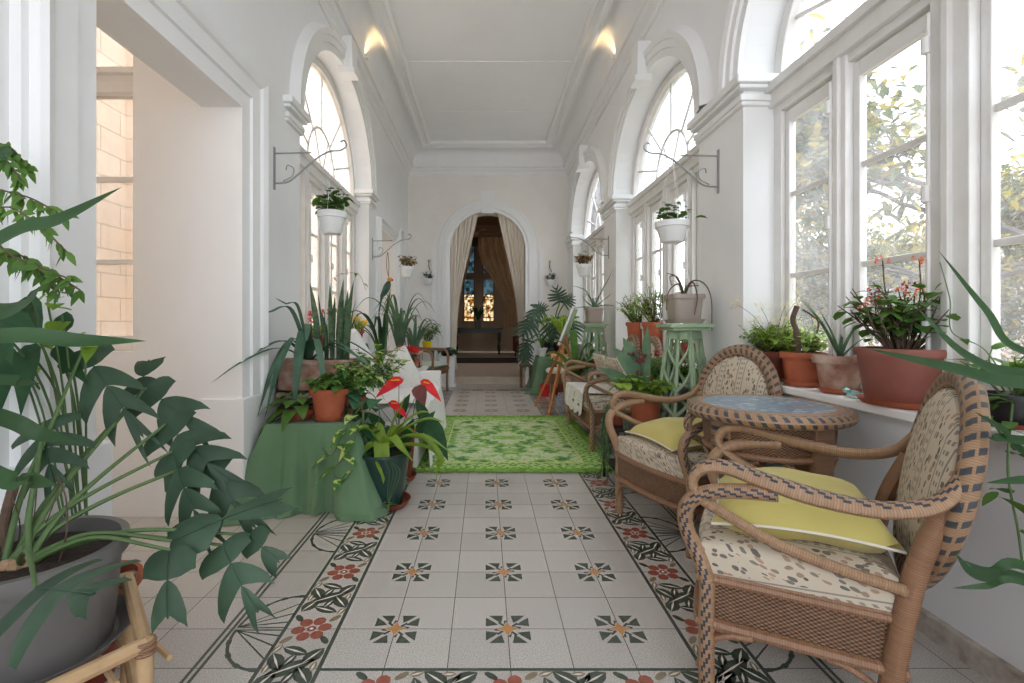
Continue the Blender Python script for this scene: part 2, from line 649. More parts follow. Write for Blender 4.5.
def struct(mb, name, mat, parent=None, **kw):
    kw.setdefault('smooth', False)
    o = mb.build(name, mat, parent, **kw)
    if parent is None: o['kind'] = 'structure'
    return o


def arch_pts(y0, y1, zs, b, n=28):
    c, a = (y0 + y1) / 2, (y1 - y0) / 2
    return [(c - a * math.cos(PI * i / n), zs + b * math.sin(PI * i / n)) for i in range(n + 1)]


# right wall: pier columns + heads over arches
AR = [(0.67, 2.85, 2.50, 0.86), (3.44, 5.62, 2.54, 0.84), (6.185, 8.36, 2.58, 0.86)]
XRo = 1.80
m = MB()
for a, b in ((Y0, 0.67), (2.85, 3.44), (5.62, 6.185), (8.36, YE)):
    m.box((XR, a, 0), (XRo, b, ZC + 0.1))
for y0, y1, zs, b in AR:
    pts = arch_pts(y0, y1, zs, b)
    m.prism([(y1, ZC + 0.1), (y0, ZC + 0.1)] + pts, XR, XRo, 'x')
    m.box((1.565, y0, 0), (XRo, y1, 0.77))
struct(m, 'wall_right', plaster)
m = MB()
for y0, y1, zs, b in AR: m.box((1.52, y0 + 0.002, 0.735), (1.70, y1 - 0.002, 0.772))
struct(m, 'trim_1', trimw, bevel=0.006)

# left wall
AL = (3.70, 5.90, 2.66, 0.93)
DA = (1.724, 2.76, 2.313)
DB = (6.40, 7.50, 2.35)
XLo = -1.60
m = MB()
for a, b in ((Y0, DA[0]), (DA[1], AL[0]), (AL[1], DB[0]), (DB[1], 7.98), (8.36, YE)):
    m.box((XLo, a, 0), (XL, b, ZC + 0.1))
for d in (DA, DB): m.box((XLo, d[0], d[2]), (XL, d[1], ZC + 0.1))
pts = arch_pts(*AL)
m.prism([(AL[1], ZC + 0.1), (AL[0], ZC + 0.1)] + pts, XLo, XL, 'x')
m.box((XLo, AL[0], 0), (XL - 0.03, AL[1], 0.86))
# niche in the far end of the left wall
pts = arch_pts(7.98, 8.36, 2.45, 0.19)
m.prism([(8.36, ZC + 0.1), (7.98, ZC + 0.1)] + pts, XLo, XL, 'x')
m.box((XLo, 7.98, 0), (XL, 8.36, 0.9))
m.box((XLo - 0.02, 7.9, 0), (XLo + 0.02, 8.4, ZC))
struct(m, 'wall_left', plaster)

# end wall with arched doorway
DC, DH, DS = 0.05, 0.68, 2.44
m = MB()
m.box((XLo, YE, 0), (DC - DH, YE + 0.3, ZC + 0.1))
m.box((DC + DH, YE, 0), (XRo, YE + 0.3, ZC + 0.1))
pts = arch_pts(DC - DH, DC + DH, DS, DH)
m.prism([(DC + DH, ZC + 0.1), (DC - DH, ZC + 0.1)] + pts, YE, YE + 0.3, 'y')
struct(m, 'wall_end', plaster_old)
m = MB(); m.box((XLo, Y0 - 0.1, 0), (XRo, Y0, 0.6)); m.box((XLo, Y0 - 0.1, 3.6), (XRo, Y0, ZC + 0.1)); m.box((XLo, Y0 - 0.1, 0.6), (-1.2, Y0, 3.6)); m.box((1.3, Y0 - 0.1, 0.6), (XRo, Y0, 3.6))  # unseen end wall behind the camera, big opening added for frontal daylight
struct(m, 'wall_front', plaster)

# ceiling with joints, picture frame moulding and cove
m = MB()
m.box((XLo, Y0, ZC), (XRo, YE + 0.3, ZC + 0.15))
for y in (2.4, 4.55, 5.75, 7.1): m.box((-0.93, y, ZC - 0.006), (1.05, y + 0.02, ZC + 0.01))
struct(m, 'ceiling', plaster)
m = MB()
rect = [(-0.92, Y0 + 0.2), (-0.92, 8.25), (1.03, 8.25), (1.03, Y0 + 0.2)]
prof = [(0.0, 0.0), (0.0, 0.045), (0.03, 0.06), (0.05, 0.03), (0.11, 0.03), (0.13, 0.065), (0.17, 0.065), (0.19, 0.035), (0.21, 0.035), (0.21, 0.0)]
m.sweep2(rect, prof, lambda a, b, h: (a, b, ZC - h), closed=True)
struct(m, 'trim_2', trimw)
m = MB()
cor = [(0, 3.78), (0.018, 3.78), (0.018, 3.80), (0.03, 3.81), (0.03, 3.845), (0.07, 3.87), (0.085, 3.90), (0.115, 3.905), (0.115, 3.935), (0.105, 3.935)]
for i in range(1, 8):
    t = i / 7
    cor.append((lerp(0.105, 0.27, 1 - math.cos(t * PI / 2)), lerp(3.935, ZC, math.sin(t * PI / 2))))
cor.append((0, ZC))
m.prism([(XL + a, z) for a, z in cor], Y0, YE, 'y')
m.prism([(XR - a, z) for a, z in cor], Y0, YE, 'y')
m.prism([(YE - a, z) for a, z in cor], XL, XR, 'x')
struct(m, 'trim_3', trimw, smooth=True, angle=25)

# archivolts, keystones and imposts
avp = [(0.0, 0.0), (0.0, 0.035), (0.06, 0.035), (0.065, 0.05), (0.12, 0.05), (0.125, 0.062), (0.17, 0.07), (0.185, 0.045), (0.195, 0.02), (0.21, 0.0)]
k = 4
for (y0, y1, zs, b), X, sg in ((AR[0], XR, -1), (AR[1], XR, -1), (AR[2], XR, -1), (AL, XL, 1)):
    m = MB()
    pts = arch_pts(y0, y1, zs, b, 40)
    # walk so that "left of the path" points away from the opening
    m.sweep2([(p[0], p[1]) for p in pts], [(o, h) for o, h in avp], lambda a, bb, h: (X + sg * h, a, bb))
    yc, zt = (y0 + y1) / 2, zs + b
    kp = [(yc - 0.075, zt - 0.05), (yc + 0.075, zt - 0.05), (yc + 0.11, zt + 0.27), (yc - 0.11, zt + 0.27)]
    m.prism(kp, X - 0.02 * sg, X + sg * 0.12, 'x')
    m.prism([(yc - 0.085, zt - 0.07), (yc + 0.085, zt - 0.07), (yc + 0.08, zt - 0.02), (yc - 0.08, zt - 0.02)], X - 0.02 * sg, X + sg * 0.14, 'x')
    struct(m, 'trim_%d' % k, trimw, smooth=True, angle=30)
    k += 1


def impost(m, y0, y1, X, sg, zt, inner):
    for d, a, b in ((0.022, 0.165, 0.14), (0.03, 0.14, 0.10), (0.045, 0.075, 0.05), (0.065, 0.05, 0.0)):
        x0, x1 = X + sg * d, inner
        m.box((min(x0, x1), y0 - d, zt - a), (max(x0, x1), y1 + d, zt - b))


m = MB()
for y0, y1, zt in ((0.10, 0.67, 2.49), (2.85, 3.44, 2.52), (5.62, 6.185, 2.56), (8.36, YE - 0.07, 2.60)):
    impost(m, y0, y1, XR, -1, zt, 1.70)
struct(m, 'trim_8', trimw, bevel=0.008)
m = MB()
impost(m, 3.45, 3.70, XL, 1, 2.68, XLo + 0.03)
impost(m, 5.90, 6.15, XL, 1, 2.70, XLo + 0.03)
struct(m, 'trim_9', trimw, bevel=0.008)

# door casings on the left wall
csp = [(0.0, 0.0), (0.0, 0.03), (0.09, 0.03), (0.095, 0.045), (0.19, 0.045), (0.2, 0.06), (0.235, 0.075), (0.25, 0.06), (0.26, 0.035), (0.28, 0.03), (0.285, 0.0)]
for i, (d, w, zb) in enumerate(((DA, 1.0, 0.668), (DB, 0.45, 0.0))):
    m = MB()
    m.sweep2([(d[0], zb), (d[0], d[2]), (d[1], d[2]), (d[1], zb)], [(o * w, h) for o, h in csp], lambda a, b, h: (XL + h, a, b))
    struct(m, 'trim_%d' % (10 + i), trimw)
m = MB()
m.box((XLo, 1.40, 0), (-1.345, 1.77, 0.668))
m.box((XLo, 2.725, 0), (-1.345, 3.10, 0.668))
struct(m, 'trim_12', plaster, bevel=0.006)
# niche surround
m = MB()
m.sweep2([(7.98, 0.9)] + arch_pts(7.98, 8.36, 2.45, 0.19) + [(8.36, 0.9)], [(0, 0), (0, 0.03), (0.04, 0.03), (0.05, 0.0)], lambda a, b, h: (XL + h, a, b))
struct(m, 'trim_13', trimw)
# doorway surround with keystone
m = MB()
ep = [(0.0, 0.0), (0.0, 0.05), (0.05, 0.05), (0.055, 0.07), (0.105, 0.07), (0.11, 0.05), (0.15, 0.05), (0.16, 0.03), (0.21, 0.03), (0.225, 0.0)]
m.sweep2([(DC - DH, 0.0)] + arch_pts(DC - DH, DC + DH, DS, DH, 40) + [(DC + DH, 0.0)], ep, lambda a, b, h: (a, YE - h, b))
zt = DS + DH
m.prism([(DC - 0.10, zt - 0.015), (DC + 0.10, zt - 0.015), (DC + 0.13, zt + 0.36), (DC - 0.13, zt + 0.36)], YE - 0.12, YE + 0.02, 'y')
m.prism([(DC - 0.115, zt - 0.05), (DC + 0.115, zt - 0.05), (DC + 0.105, zt + 0.02), (DC - 0.105, zt + 0.02)], YE - 0.14, YE + 0.02, 'y')
struct(m, 'trim_14', trimw, smooth=True, angle=30)
# flat pilaster strips either side of the doorway
m = MB()
for x in (DC - DH - 0.33, DC + DH + 0.26): m.box((x, YE - 0.03, 0.0), (x + 0.07, YE, DS))
struct(m, 'trim_15', trimw)
m = MB()
m.box((1.535, 0.67, 0.0), (1.566, 2.85, 0.075))
m.box((XR - 0.02, 2.85, 0), (XR, 3.44, 0.075))
m.box((1.535, 3.44, 0.0), (1.566, 5.62, 0.075))
struct(m, 'baseboard_right', plain('chipped_skirting', srgb(150, 136, 122), 0.8, c2=srgb(205, 196, 186), scale=16, bump=0.3))


# windows ---------------------------------------------------------------
def arched_window(name, y0, y1, zs, b, xi, sg, zb, ztr, nl, bars, glassm, post=0.085, mid=0.15):
    """xi inner face of the frame, sg +1 when the outside lies towards +x"""
    root = thing(name, None, None)
    root['kind'] = 'structure'
    xo = xi + sg * 0.09
    X0, X1 = min(xi, xo), max(xi, xo)
    m = MB()
    # outer frame, transom with mouldings
    m.box((X0 + .003, y0, zb), (X1 - .003, y0 + 0.07, ztr - .01)); m.box((X0 + .003, y1 - 0.07, zb), (X1 - .003, y1, ztr - .01))
    m.box((X0, y0, zb), (X1, y1, zb + 0.05))
    for d, a, c in ((0.0, -0.04, 0.16), (0.03, 0.0, 0.13), (0.055, 0.08, 0.13), (0.02, 0.03, 0.05)):
        xx = xi - sg * d
        m.box((min(xx, X1 if sg > 0 else X0), y0, ztr + a), (max(xx, X1 if sg > 0 else X0), y1, ztr + c))
    # arch rim
    yc, R = (y0 + y1) / 2, (y1 - y0) / 2
    zf = ztr + 0.14
    hh = zs + b - zf
    def arc(r, n=32): return [(yc - (R - r) * math.cos(PI * i / n), zf + max(0, (hh - r)) * math.sin(PI * i / n)) for i in range(n + 1)]
    o, i_ = arc(0.0), arc(0.07)
    m.prism(o + i_[::-1], X0, X1, 'x')
    # radial bars and inner hoop
    xm = (X0 + X1) / 2
    hoop = [(xm, yc - 0.36 * R * math.cos(PI * i / 18), zf + 0.42 * hh * math.sin(PI * i / 18)) for i in range(19)]
    m.tube(hoop, 0.014, 6)
    for d in (22, 52, 90, 128, 158):
        a = math.radians(d)
        p0 = (xm, yc - 0.36 * R * math.cos(a), zf + 0.42 * hh * math.sin(a))
        p1 = (xm, yc - (R - 0.04) * math.cos(a), zf + (hh - 0.04) * math.sin(a))
        m.tube([p0, p1], 0.013, 6)
    for d in (60, 120):
        a = math.radians(d)
        m.tube([(xm, yc, zf), (xm, yc - 0.36 * R * math.cos(a), zf + 0.42 * hh * math.sin(a))], 0.011, 6)
    # casements
    w = (y1 - y0 - 0.14 - mid - post * 2) / 4 if nl == 4 else (y1 - y0 - 0.14 - mid) / 2
    ys, y = [], y0 + 0.07
    for q in range(nl):
        ys.append((y, y + w))
        y += w
        if q < nl - 1:
            pw = mid if q == nl // 2 - 1 else post
            m.box((X0 - (0.012 if sg > 0 else 0), y, zb), (X1 + (0.012 if sg < 0 else 0), y + pw, ztr))
            m.box((xi - sg * 0.03 if sg > 0 else xi, y + pw / 2 - 0.015, zb), (xi if sg > 0 else xi + 0.03, y + pw / 2 + 0.015, ztr))
            y += pw
    f = m.build('window_frame', winwood, root, smooth=True, bevel=0.004)
    m = MB()
    zt = ztr - 0.05
    s0, s1 = X0 + 0.025, X1 - 0.032
    for a, c in ys:
        m.box((s0, a + .002, zb + 0.05), (s1, a + 0.038, zt)); m.box((s0, c - 0.038, zb + 0.05), (s1, c - .002, zt))
        m.box((s0, a + 0.038, zb + 0.05), (s1, c - 0.038, zb + 0.14)); m.box((s0, a + 0.038, zt - 0.07), (s1, c - 0.038, zt))
        for z in bars: m.box((s0 + 0.008, a + 0.038, z - 0.013), (s1 - 0.008, c - 0.038, z + 0.013))
    m.build('casement', winwood, root, smooth=True, bevel=0.003)
    m = MB()
    m.box((xm - 0.002, y0 + 0.04, zb + 0.1), (xm + 0.002, y1 - 0.04, zt - 0.04))
    fan = [(yc - (R - 0.05) * math.cos(PI * i / 24), zf + (hh - 0.05) * math.sin(PI * i / 24)) for i in range(25)]
    m.prism(fan, xm - 0.002, xm + 0.002, 'x')
    m.build('glass_pane', glassm, root, smooth=False)
    # iron fittings
    m = MB()
    for a, c in ys[1:]:
        m.tube([(xi - sg * 0.035, a - 0.02, zb + 0.02), (xi - sg * 0.035, a - 0.02, ztr - 0.1)], 0.008, 6)
        for z in (zb + 0.3, zb + 0.8, zb + 1.35):
            m.tube([(xi - sg * 0.045, a - 0.02, z - 0.03), (xi - sg * 0.045, a - 0.02, z + 0.03)], 0.014, 8)
    m.build('window_bolt', winwood, root)
    return root


for i, (y0, y1, zs, b) in enumerate(AR):
    arched_window('window_%d' % (i + 1), y0, y1, zs, b, 1.68, 1, 0.77, 2.34, 4, (1.36, 1.815), glass_clear)
arched_window('window_4', *AL[:2], AL[2], AL[3], -1.56, -1, 0.86, 2.42, 4, (1.42, 1.92), glass_dusty)

# bay behind the first left opening
m = MB()
m.box((-1.987, 2.76, 0), (XLo, 2.96, 4.0))
m.box((-3.4, 2.76, 0), (-1.987, 2.96, 0.93))
m.box((-3.4, 2.76, 0), (-3.2, 2.96, 4.0))
m.box((-3.4, 0.2, 0), (-3.25, 2.76, 0.93))
m.box((-3.4, 0.2, 3.2), (-3.25, 2.76, 4.0))
m.box((-3.4, 0.0, 0), (XLo, 0.2, 4.0))
struct(m, 'wall_bay', plaster)
m = MB()
m.box((-3.4, 0.0, 3.95), (XLo, 2.96, 4.1))
struct(m, 'ceiling_bay', plaster)
root = thing('window_5', None, None); root['kind'] = 'structure'
m = MB()
yb = 2.90
m.box((-3.2, yb - 0.03, 0.93), (-1.987, yb + 0.05, 1.02))
m.box((-3.2, yb - 0.045, 2.44), (-1.987, yb + 0.05, 2.50)); m.box((-3.2, yb - 0.03, 2.5), (-1.987, yb + 0.05, 2.56)); m.box((-3.2, yb - 0.06, 2.55), (-1.987, yb + 0.05, 2.585))
for z in (1.455, 1.945, 3.1): m.box((-3.2, yb - 0.01, z - 0.015), (-1.987, yb + 0.02, z + 0.015))
for x in (-3.2, -2.62, -2.0): m.box((x, yb - 0.02, 0.93), (x + 0.03, yb + 0.03, 3.95))
m.build('window_frame', winwood, root, smooth=False, bevel=0.004)
m = MB(); m.box((-3.2, yb, 1.0), (-1.987, yb + 0.004, 3.95)); m.build('glass_pane', glass_mat('bay_glass', (.72, .70, .67), .12), root, smooth=False)
root = thing('window_6', None, None); root['kind'] = 'structure'
m = MB()
for z in (0.93, 1.5, 2.1, 2.7, 3.17): m.box((-3.36, 0.2, z), (-3.29, 2.76, z + 0.04))
for y in (0.2, 0.83, 1.46, 2.1, 2.72): m.box((-3.36, y, 0.93), (-3.29, y + 0.04, 3.2))
m.build('window_frame', winwood, root, smooth=False)
m = MB(); m.box((-3.33, 0.2, 0.95), (-3.326, 2.76, 3.2)); m.build('glass_pane', glass_dusty, root, smooth=False)
# small lobby behind the second left opening
m = MB()
m.box((-2.9, 6.2, 0), (XLo, 6.35, 2.8)); m.box((-2.9, 7.55, 0), (XLo, 7.7, 2.8)); m.box((-2.9, 6.35, 0), (-2.8, 7.55, 0.9)); m.box((-2.9, 6.35, 2.5), (-2.8, 7.55, 2.8))
m.box((-2.9, 6.2, 2.8), (XLo, 7.7, 2.9))
struct(m, 'wall_lobby', plaster)

# ------------------------------------------------------------ floor: terrazzo tiles with inlaid pattern
def tile_mat():
    n = N('terrazzo_tiles')
    co = n.coord('Object')
    x, y, _ = n.sep(co)
    tx = n.math('MULTIPLY', n.math('SUBTRACT', x, 0.081), 5.0)
    ty = n.math('MULTIPLY', n.math('SUBTRACT', y, 0.145), 5.0)
    ix = n.math('FLOOR', tx); iy = n.math('FLOOR', ty)
    wn_ = n.new('ShaderNodeTexWhiteNoise', noise_dimensions='2D')
    n.link(n.comb(ix, iy), wn_.inputs['Vector'])
    fx = n.math('ABSOLUTE', n.math('SUBTRACT', n.math('FRACT', tx), 0.5))
    fy = n.math('ABSOLUTE', n.math('SUBTRACT', n.math('FRACT', ty), 0.5))
    j = n.math('GREATER_THAN', n.math('MAXIMUM', fx, fy), 0.4925)
    base = n.ramp(n.noise(co, 260, 2), [(0.36, srgb(160, 155, 151)), (0.5, srgb(200, 196, 191)), (0.65, srgb(216, 212, 207))])
    big = n.noise(co, 1.3, 4)
    base = n.mix(n.math('MULTIPLY', big, 0.35), base, srgb(196, 178, 160) + (1,))
    var = n.math('ADD', n.math('MULTIPLY', wn_.outputs['Value'], 0.12), 0.9)
    base = n.mix(1.0, base, n.comb(var, var, var), 'MULTIPLY')
    col = n.mix(j, base, srgb(92, 84, 78) + (1,))
    n.set(col, 0.30, 0, 0.4)
    return n.m


f_green = plain('inlay_dark_green', srgb(62, 72, 62), 0.35, c2=srgb(84, 92, 82), scale=40)
f_ochre = plain('inlay_ochre', srgb(190, 132, 78), 0.35, c2=srgb(206, 150, 96), scale=40)
f_red = plain('inlay_brick_red', srgb(150, 82, 66), 0.35, c2=srgb(168, 98, 80), scale=40)
f_brown = plain('inlay_olive_brown', srgb(132, 116, 92), 0.35, c2=srgb(150, 134, 108), scale=40)
f_cream = plain('inlay_cream', srgb(222, 214, 200), 0.35, c2=srgb(230, 224, 212), scale=40)
fl = MB()
fl.box((XLo, Y0, -0.1), (XRo, YE, 0))
fl.box((-3.4, 0.0, -0.1), (XLo, 2.9, 0))
fl.box((-2.9, 6.2, -0.1), (XLo, 7.7, 0))
ZI = [0.0004]


def inlay(poly, mi, z=0.0006):
    # keep the faces looking up
    a = sum(poly[i][0] * poly[(i + 1) % len(poly)][1] - poly[(i + 1) % len(poly)][0] * poly[i][1] for i in range(len(poly)))
    if a < 0: poly = poly[::-1]
    fl.add([(p[0], p[1], z) for p in poly], [list(range(len(poly)))], None, mi)


FX, FY = 0.081, 1.745   # rosette lattice
for i in (-1, 0, 1):
    for k in range(-8, 16):
        cx, cy_ = FX + 0.4 * i, FY + 0.4 * k
        if k == -1: continue
        for a in range(4):
            c, s = math.cos(a * PI / 2), math.sin(a * PI / 2)
            T = lambda x, y: (cx + c * x - s * y, cy_ + s * x + c * y)
            g = 0.004
            inlay([T(0.030 + g, 0.022), T(0.078, 0.022 - 0.008), T(0.078, 0.074 - g * 2), T(0.048, 0.040)], 1)
            inlay([T(0.022, 0.030 + g), T(0.014, 0.078), T(0.074 - g * 2, 0.078), T(0.040, 0.048)], 1)
            inlay([T(0.014, 0.016), T(0.020, 0.010), T(0.040, 0.028), T(0.034, 0.036)], 1, 0.0008)
            inlay([T(0, 0), T(0.040, 0), T(0.012, 0.012), T(0, 0.040)], 2, 0.001)
            inlay([T(0.044, 0.0), T(0.050, 0.010), T(0.022, 0.014)], 1, 0.0008)


def ell(cx, cy, rx, ry, rot, n=10, pw=1.0):
    out = []
    for i in range(n):
        a = 2 * PI * i / n
        x, y = rx * math.cos(a), ry * math.sin(a)
        if pw != 1.0: y *= (1 - abs(math.cos(a)) ** 3 * 0.5)
        out.append((cx + x * math.cos(rot) - y * math.sin(rot), cy + x * math.sin(rot) + y * math.cos(rot)))
    return out


def leaf_inl(cx, cy, L, W, rot, mi):
    pts = [(-L, 0), (-L * .5, W * .8), (0, W), (L * .55, W * .7), (L, 0), (L * .55, -W * .7), (0, -W), (-L * .5, -W * .8)]
    T = lambda x, y: (cx + x * math.cos(rot) - y * math.sin(rot), cy + x * math.sin(rot) + y * math.cos(rot))
    inlay([T(*p) for p in pts], mi, 0.0008)
    inlay([T(-L, 0.0), T(0, 0.0035), T(L * .8, 0.0), T(0, -0.0035)], 5, 0.0011)


def band(fn, n, k0=0):
    """flower tile + leaf tile repeated; fn maps (across -.1...1, along) to floor xy"""
    for k in range(k0, n):
        b = 0.4 * k
        inlay([fn(-0.1, b - 0.2), fn(-0.1, b + 0.2), fn(-0.088, b + 0.2), fn(-0.088, b - 0.2)], 1)
        inlay([fn(0.1, b - 0.2), fn(0.1, b + 0.2), fn(0.088, b + 0.2), fn(0.088, b - 0.2)], 1)
        def E(poly, mi, z=0.0008): inlay([fn(*p) for p in poly], mi, z)
        for a in range(6):
            t = a * PI / 3 + 0.2
            E(ell(0.046 * math.cos(t), b + 0.046 * math.sin(t), 0.0250, 0.0230, t, 8), 3)
        E(ell(0, b, 0.017, 0.017, 0, 8), 3)
        E(ell(0, b, 0.007, 0.007, 0, 6), 5, 0.0012)
        for sx, sy, mi in ((1, 1, 4), (-1, -1, 4), (1, -1, 1), (-1, 1, 1)):
            E(ell(sx * 0.066, b + sy * 0.062, 0.026, 0.012, sy * sx * 0.9, 8), mi)
        def LF(cx, cy, L, W, rot, mi=1):
            pts = [(-L, 0), (-L * .5, W * .8), (0, W), (L * .55, W * .7), (L, 0), (L * .55, -W * .7), (0, -W), (-L * .5, -W * .8)]
            T = lambda x, y: (cx + x * math.cos(rot) - y * math.sin(rot), cy + x * math.sin(rot) + y * math.cos(rot))
            E([T(*p) for p in pts], mi)
            E([T(-L, 0.0), T(0, 0.004), T(L * .8, 0.0), T(0, -0.004)], 5, 0.0011)
        h = b + 0.2
        LF(0.0, h, 0.084, 0.030, 0.55)
        LF(-0.055, h + 0.030, 0.050, 0.028, -1.0)
        LF(0.055, h - 0.032, 0.050, 0.028, -0.9)
        LF(0.056, h + 0.058, 0.046, 0.028, 1.0)
        LF(-0.056, h - 0.056, 0.046, 0.028, 1.1)
        LF(-0.012, h + 0.082, 0.052, 0.022, -0.35)
        LF(0.012, h - 0.082, 0.052, 0.022, -0.35)
        LF(-0.012, h + 0.040, 0.030, 0.015, 1.2)
        LF(0.012, h - 0.042, 0.030, 0.015, 1.2)
        LF(0.075, h - 0.092, 0.026, 0.012, 1.2, 4)
        LF(-0.075, h + 0.092, 0.026, 0.012, 1.2, 4)
        LF(-0.073, h - 0.002, 0.024, 0.011, 1.5, 4)
        LF(0.073, h + 0.008, 0.024, 0.011, 1.5, 4)


band(lambda u, v: (-0.619 + u, FY + v), 16, -9)
band(lambda u, v: (0.781 + u, FY + v), 16, -9)
band(lambda u, v: (FX + v, 1.445 + u), 2, -1)
band(lambda u, v: (FX + v, 8.045 + u), 2, -1)
for sx, x0 in ((-1, -0.719), (1, 0.881)):
    xd = x0 + sx * 0.175
    for d in (0.0, 0.022):
        inlay([(xd + sx * d, -0.8), (xd + sx * (d + 0.011), -0.8), (xd + sx * (d + 0.011), 8.2), (xd + sx * d, 8.2)], 1)
    for k in range(-1, 8):
        cy_ = FY + 0.8 * k
        # thorny loop
        for s in (-1, 1):
            pts = []
            for i in range(13):
                t = i / 12
                pts.append((x0 + sx * 0.165 * math.sin(t * PI / 2), cy_ + s * (0.01 + 0.20 * math.cos(t * PI / 2))))
            for i in range(12):
                (xa, ya), (xb, yb_) = pts[i], pts[i + 1]
                dx, dy = xb - xa, yb_ - ya
                l = math.hypot(dx, dy) or 1
                w = 0.0055 + (0.003 if i % 3 == 0 else 0)
                nx, ny = -dy / l * w, dx / l * w
                inlay([(xa + nx, ya + ny), (xb + nx, yb_ + ny), (xb - nx, yb_ - ny), (xa - nx, ya - ny)], 1)
            for q in (0.03, 0.07, 0.12):
                xa, ya, xb, yb_ = x0, cy_ + s * q * 1.3, x0 + sx * 0.16, cy_ + s * 0.012
                inlay([(xa, ya - 0.004), (xb, yb_ - 0.003), (xb, yb_ + 0.003), (xa, ya + 0.004)], 1)
        for d in (-0.008, 0.008): inlay([(x0, cy_ + d - 0.003), (x0 + sx * 0.17, cy_ + d - 0.003), (x0 + sx * 0.17, cy_ + d + 0.003), (x0, cy_ + d + 0.003)], 1)
o = fl.build('floor', [tile_mat(), f_green, f_ochre, f_red, f_brown, f_cream], smooth=False)
o['kind'] = 'structure'

# ------------------------------------------------------------ the hall beyond the doorway
hall_wall = plain('brown_hall_plaster', srgb(190, 168, 142), 0.8, var=0.06, scale=2)
hall_dark = plain('dark_hall_beam', srgb(130, 102, 78), 0.6, var=0.1)
HX0, HX1, HY, HZ, HF = -2.4, 2.6, 16.8, 4.05, 0.127
m = MB()
m.box((DC - DH - 0.03, YE - 0.002, 0), (DC + DH + 0.03, YE + 0.32, HF))
m.box((HX0, YE + 0.3, 0), (HX1, HY, HF - 0.002))
m.box((DC - DH - 0.03, YE - 0.025, HF - 0.03), (DC + DH + 0.03, YE + 0.05, HF + 0.004))
struct(m, 'floor_hall', [stone_step])
m = MB()
m.box((HX0 - 0.1, YE + 0.3, HF), (HX0, HY, HZ)); m.box((HX1, YE + 0.3, HF), (HX1 + 0.1, HY, HZ))
wins = [(-0.74, -0.36), (-0.08, 0.32)]
xs = [HX0] + [q for w in wins for q in w] + [HX1]
for i in (0, 2, 4): m.box((xs[i], HY, HF), (xs[i + 1], HY + 0.2, HZ))
for a, b in wins:
    m.box((a, HY, HF), (b, HY + 0.2, 1.17)); m.box((a, HY, 3.75), (b, HY + 0.2, HZ))
    m.box((a, HY + 0.02, 2.62), (b, HY + 0.12, 2.85))
struct(m, 'wall_hall', hall_wall)
m = MB()
m.box((HX0 - 0.1, YE + 0.3, HZ), (HX1 + 0.1, HY + 0.2, HZ + 0.1))
m.box((HX0, 12.4, HZ - 0.22), (HX1, 12.7, HZ)); m.box((HX0, 14.6, HZ - 0.22), (HX1, 14.9, HZ))
m.box((HX0, HY - 0.12, HZ - 0.3), (HX1, HY, HZ))
struct(m, 'ceiling_hall', hall_dark)


def stained(name, stops, scale):
    n = N(name)
    co = n.coord('Object')
    vo = n.new('ShaderNodeTexVoronoi', distance='CHEBYCHEV')
    n.link(co, vo.inputs['Vector']); vo.inputs['Scale'].default_value = scale
    sc = n.new('ShaderNodeSeparateColor'); n.link(vo.outputs['Color'], sc.inputs[0])
    col = n.ramp(sc.outputs[0], stops, 'CONSTANT')
    tr = n.new('ShaderNodeBsdfTransparent'); n.link(col, tr.inputs[0])
    n.link(tr.outputs[0], n.out.inputs[0])
    return n.m


st1 = stained('amber_stained_glass', [(0, (0.45, 0.38, 0.26)), (0.3, (0.30, 0.18, 0.07)), (0.55, (0.5, 0.46, 0.38)), (0.8, (0.12, 0.07, 0.03))], 13)
st2 = stained('teal_stained_glass', [(0, (0.08, 0.12, 0.13)), (0.4, (0.04, 0.06, 0.07)), (0.7, (0.13, 0.17, 0.18))], 9)
for i, (a, b) in enumerate(wins):
    r = thing('window_%d' % (7 + i), None, None); r['kind'] = 'structure'
    m = MB(); m.box((a, HY + 0.09, 1.17), (b, HY + 0.1, 2.12)); m.build('amber_pane', st1, r, smooth=False)
    m = MB(); m.box((a, HY + 0.09, 2.12), (b, HY + 0.1, 2.62)); m.box((a, HY + 0.09, 2.85), (b, HY + 0.1, 3.75)); m.build('teal_pane', st2, r, smooth=False)
    m = MB()
    for x in (a, b - 0.03): m.box((x, HY + 0.05, 1.17), (x + 0.03, HY + 0.13, 3.75))
    for z in (1.17, 1.3, 2.0, 2.1, 3.2): m.box((a, HY + 0.06, z), (b, HY + 0.12, z + 0.025))
    for q in (0.33, 0.66): m.box((lerp(a, b, q) - 0.006, HY + 0.07, 1.17), (lerp(a, b, q) + 0.006, HY + 0.11, 2.1))
    m.build('window_frame', hall_dark, r, smooth=False)

# ------------------------------------------------------------ outside
gravel = plain('pale_garden_gravel', srgb(170, 160, 144), 0.9, var=0.15, scale=20)
m = MB(); m.box((1.8, -12, -0.4), (30, 26, -0.25)); m.box((-14, -12, -0.4), (-1.6, 26, -0.25)); m.box((-1.6, 17.2, -0.4), (1.8, 26, -0.25))
struct(m, 'ground', gravel)


def limestone(name, c1, c2):
    n = N(name)
    co = n.coord('Object')
    x, y, z = n.sep(co)
    br = n.new('ShaderNodeTexBrick')
    n.link(n.comb(n.math('ADD', x, y), z), br.inputs['Vector'])
    br.inputs['Scale'].default_value = 1.0
    br.inputs['Brick Width'].default_value = 0.6
    br.inputs['Row Height'].default_value = 0.28
    br.inputs['Mortar Size'].default_value = 0.008
    br.inputs['Color1'].default_value = srgb(*c1) + (1,)
    br.inputs['Color2'].default_value = srgb(*c2) + (1,)
    br.inputs['Mortar'].default_value = srgb(150, 130, 112) + (1,)
    col = n.mix(n.math('MULTIPLY', n.noise(co, 5, 5), 0.5), br.outputs['Color'], srgb(*c1) + (1,))
    n.set(col, 0.9)
    return n.m


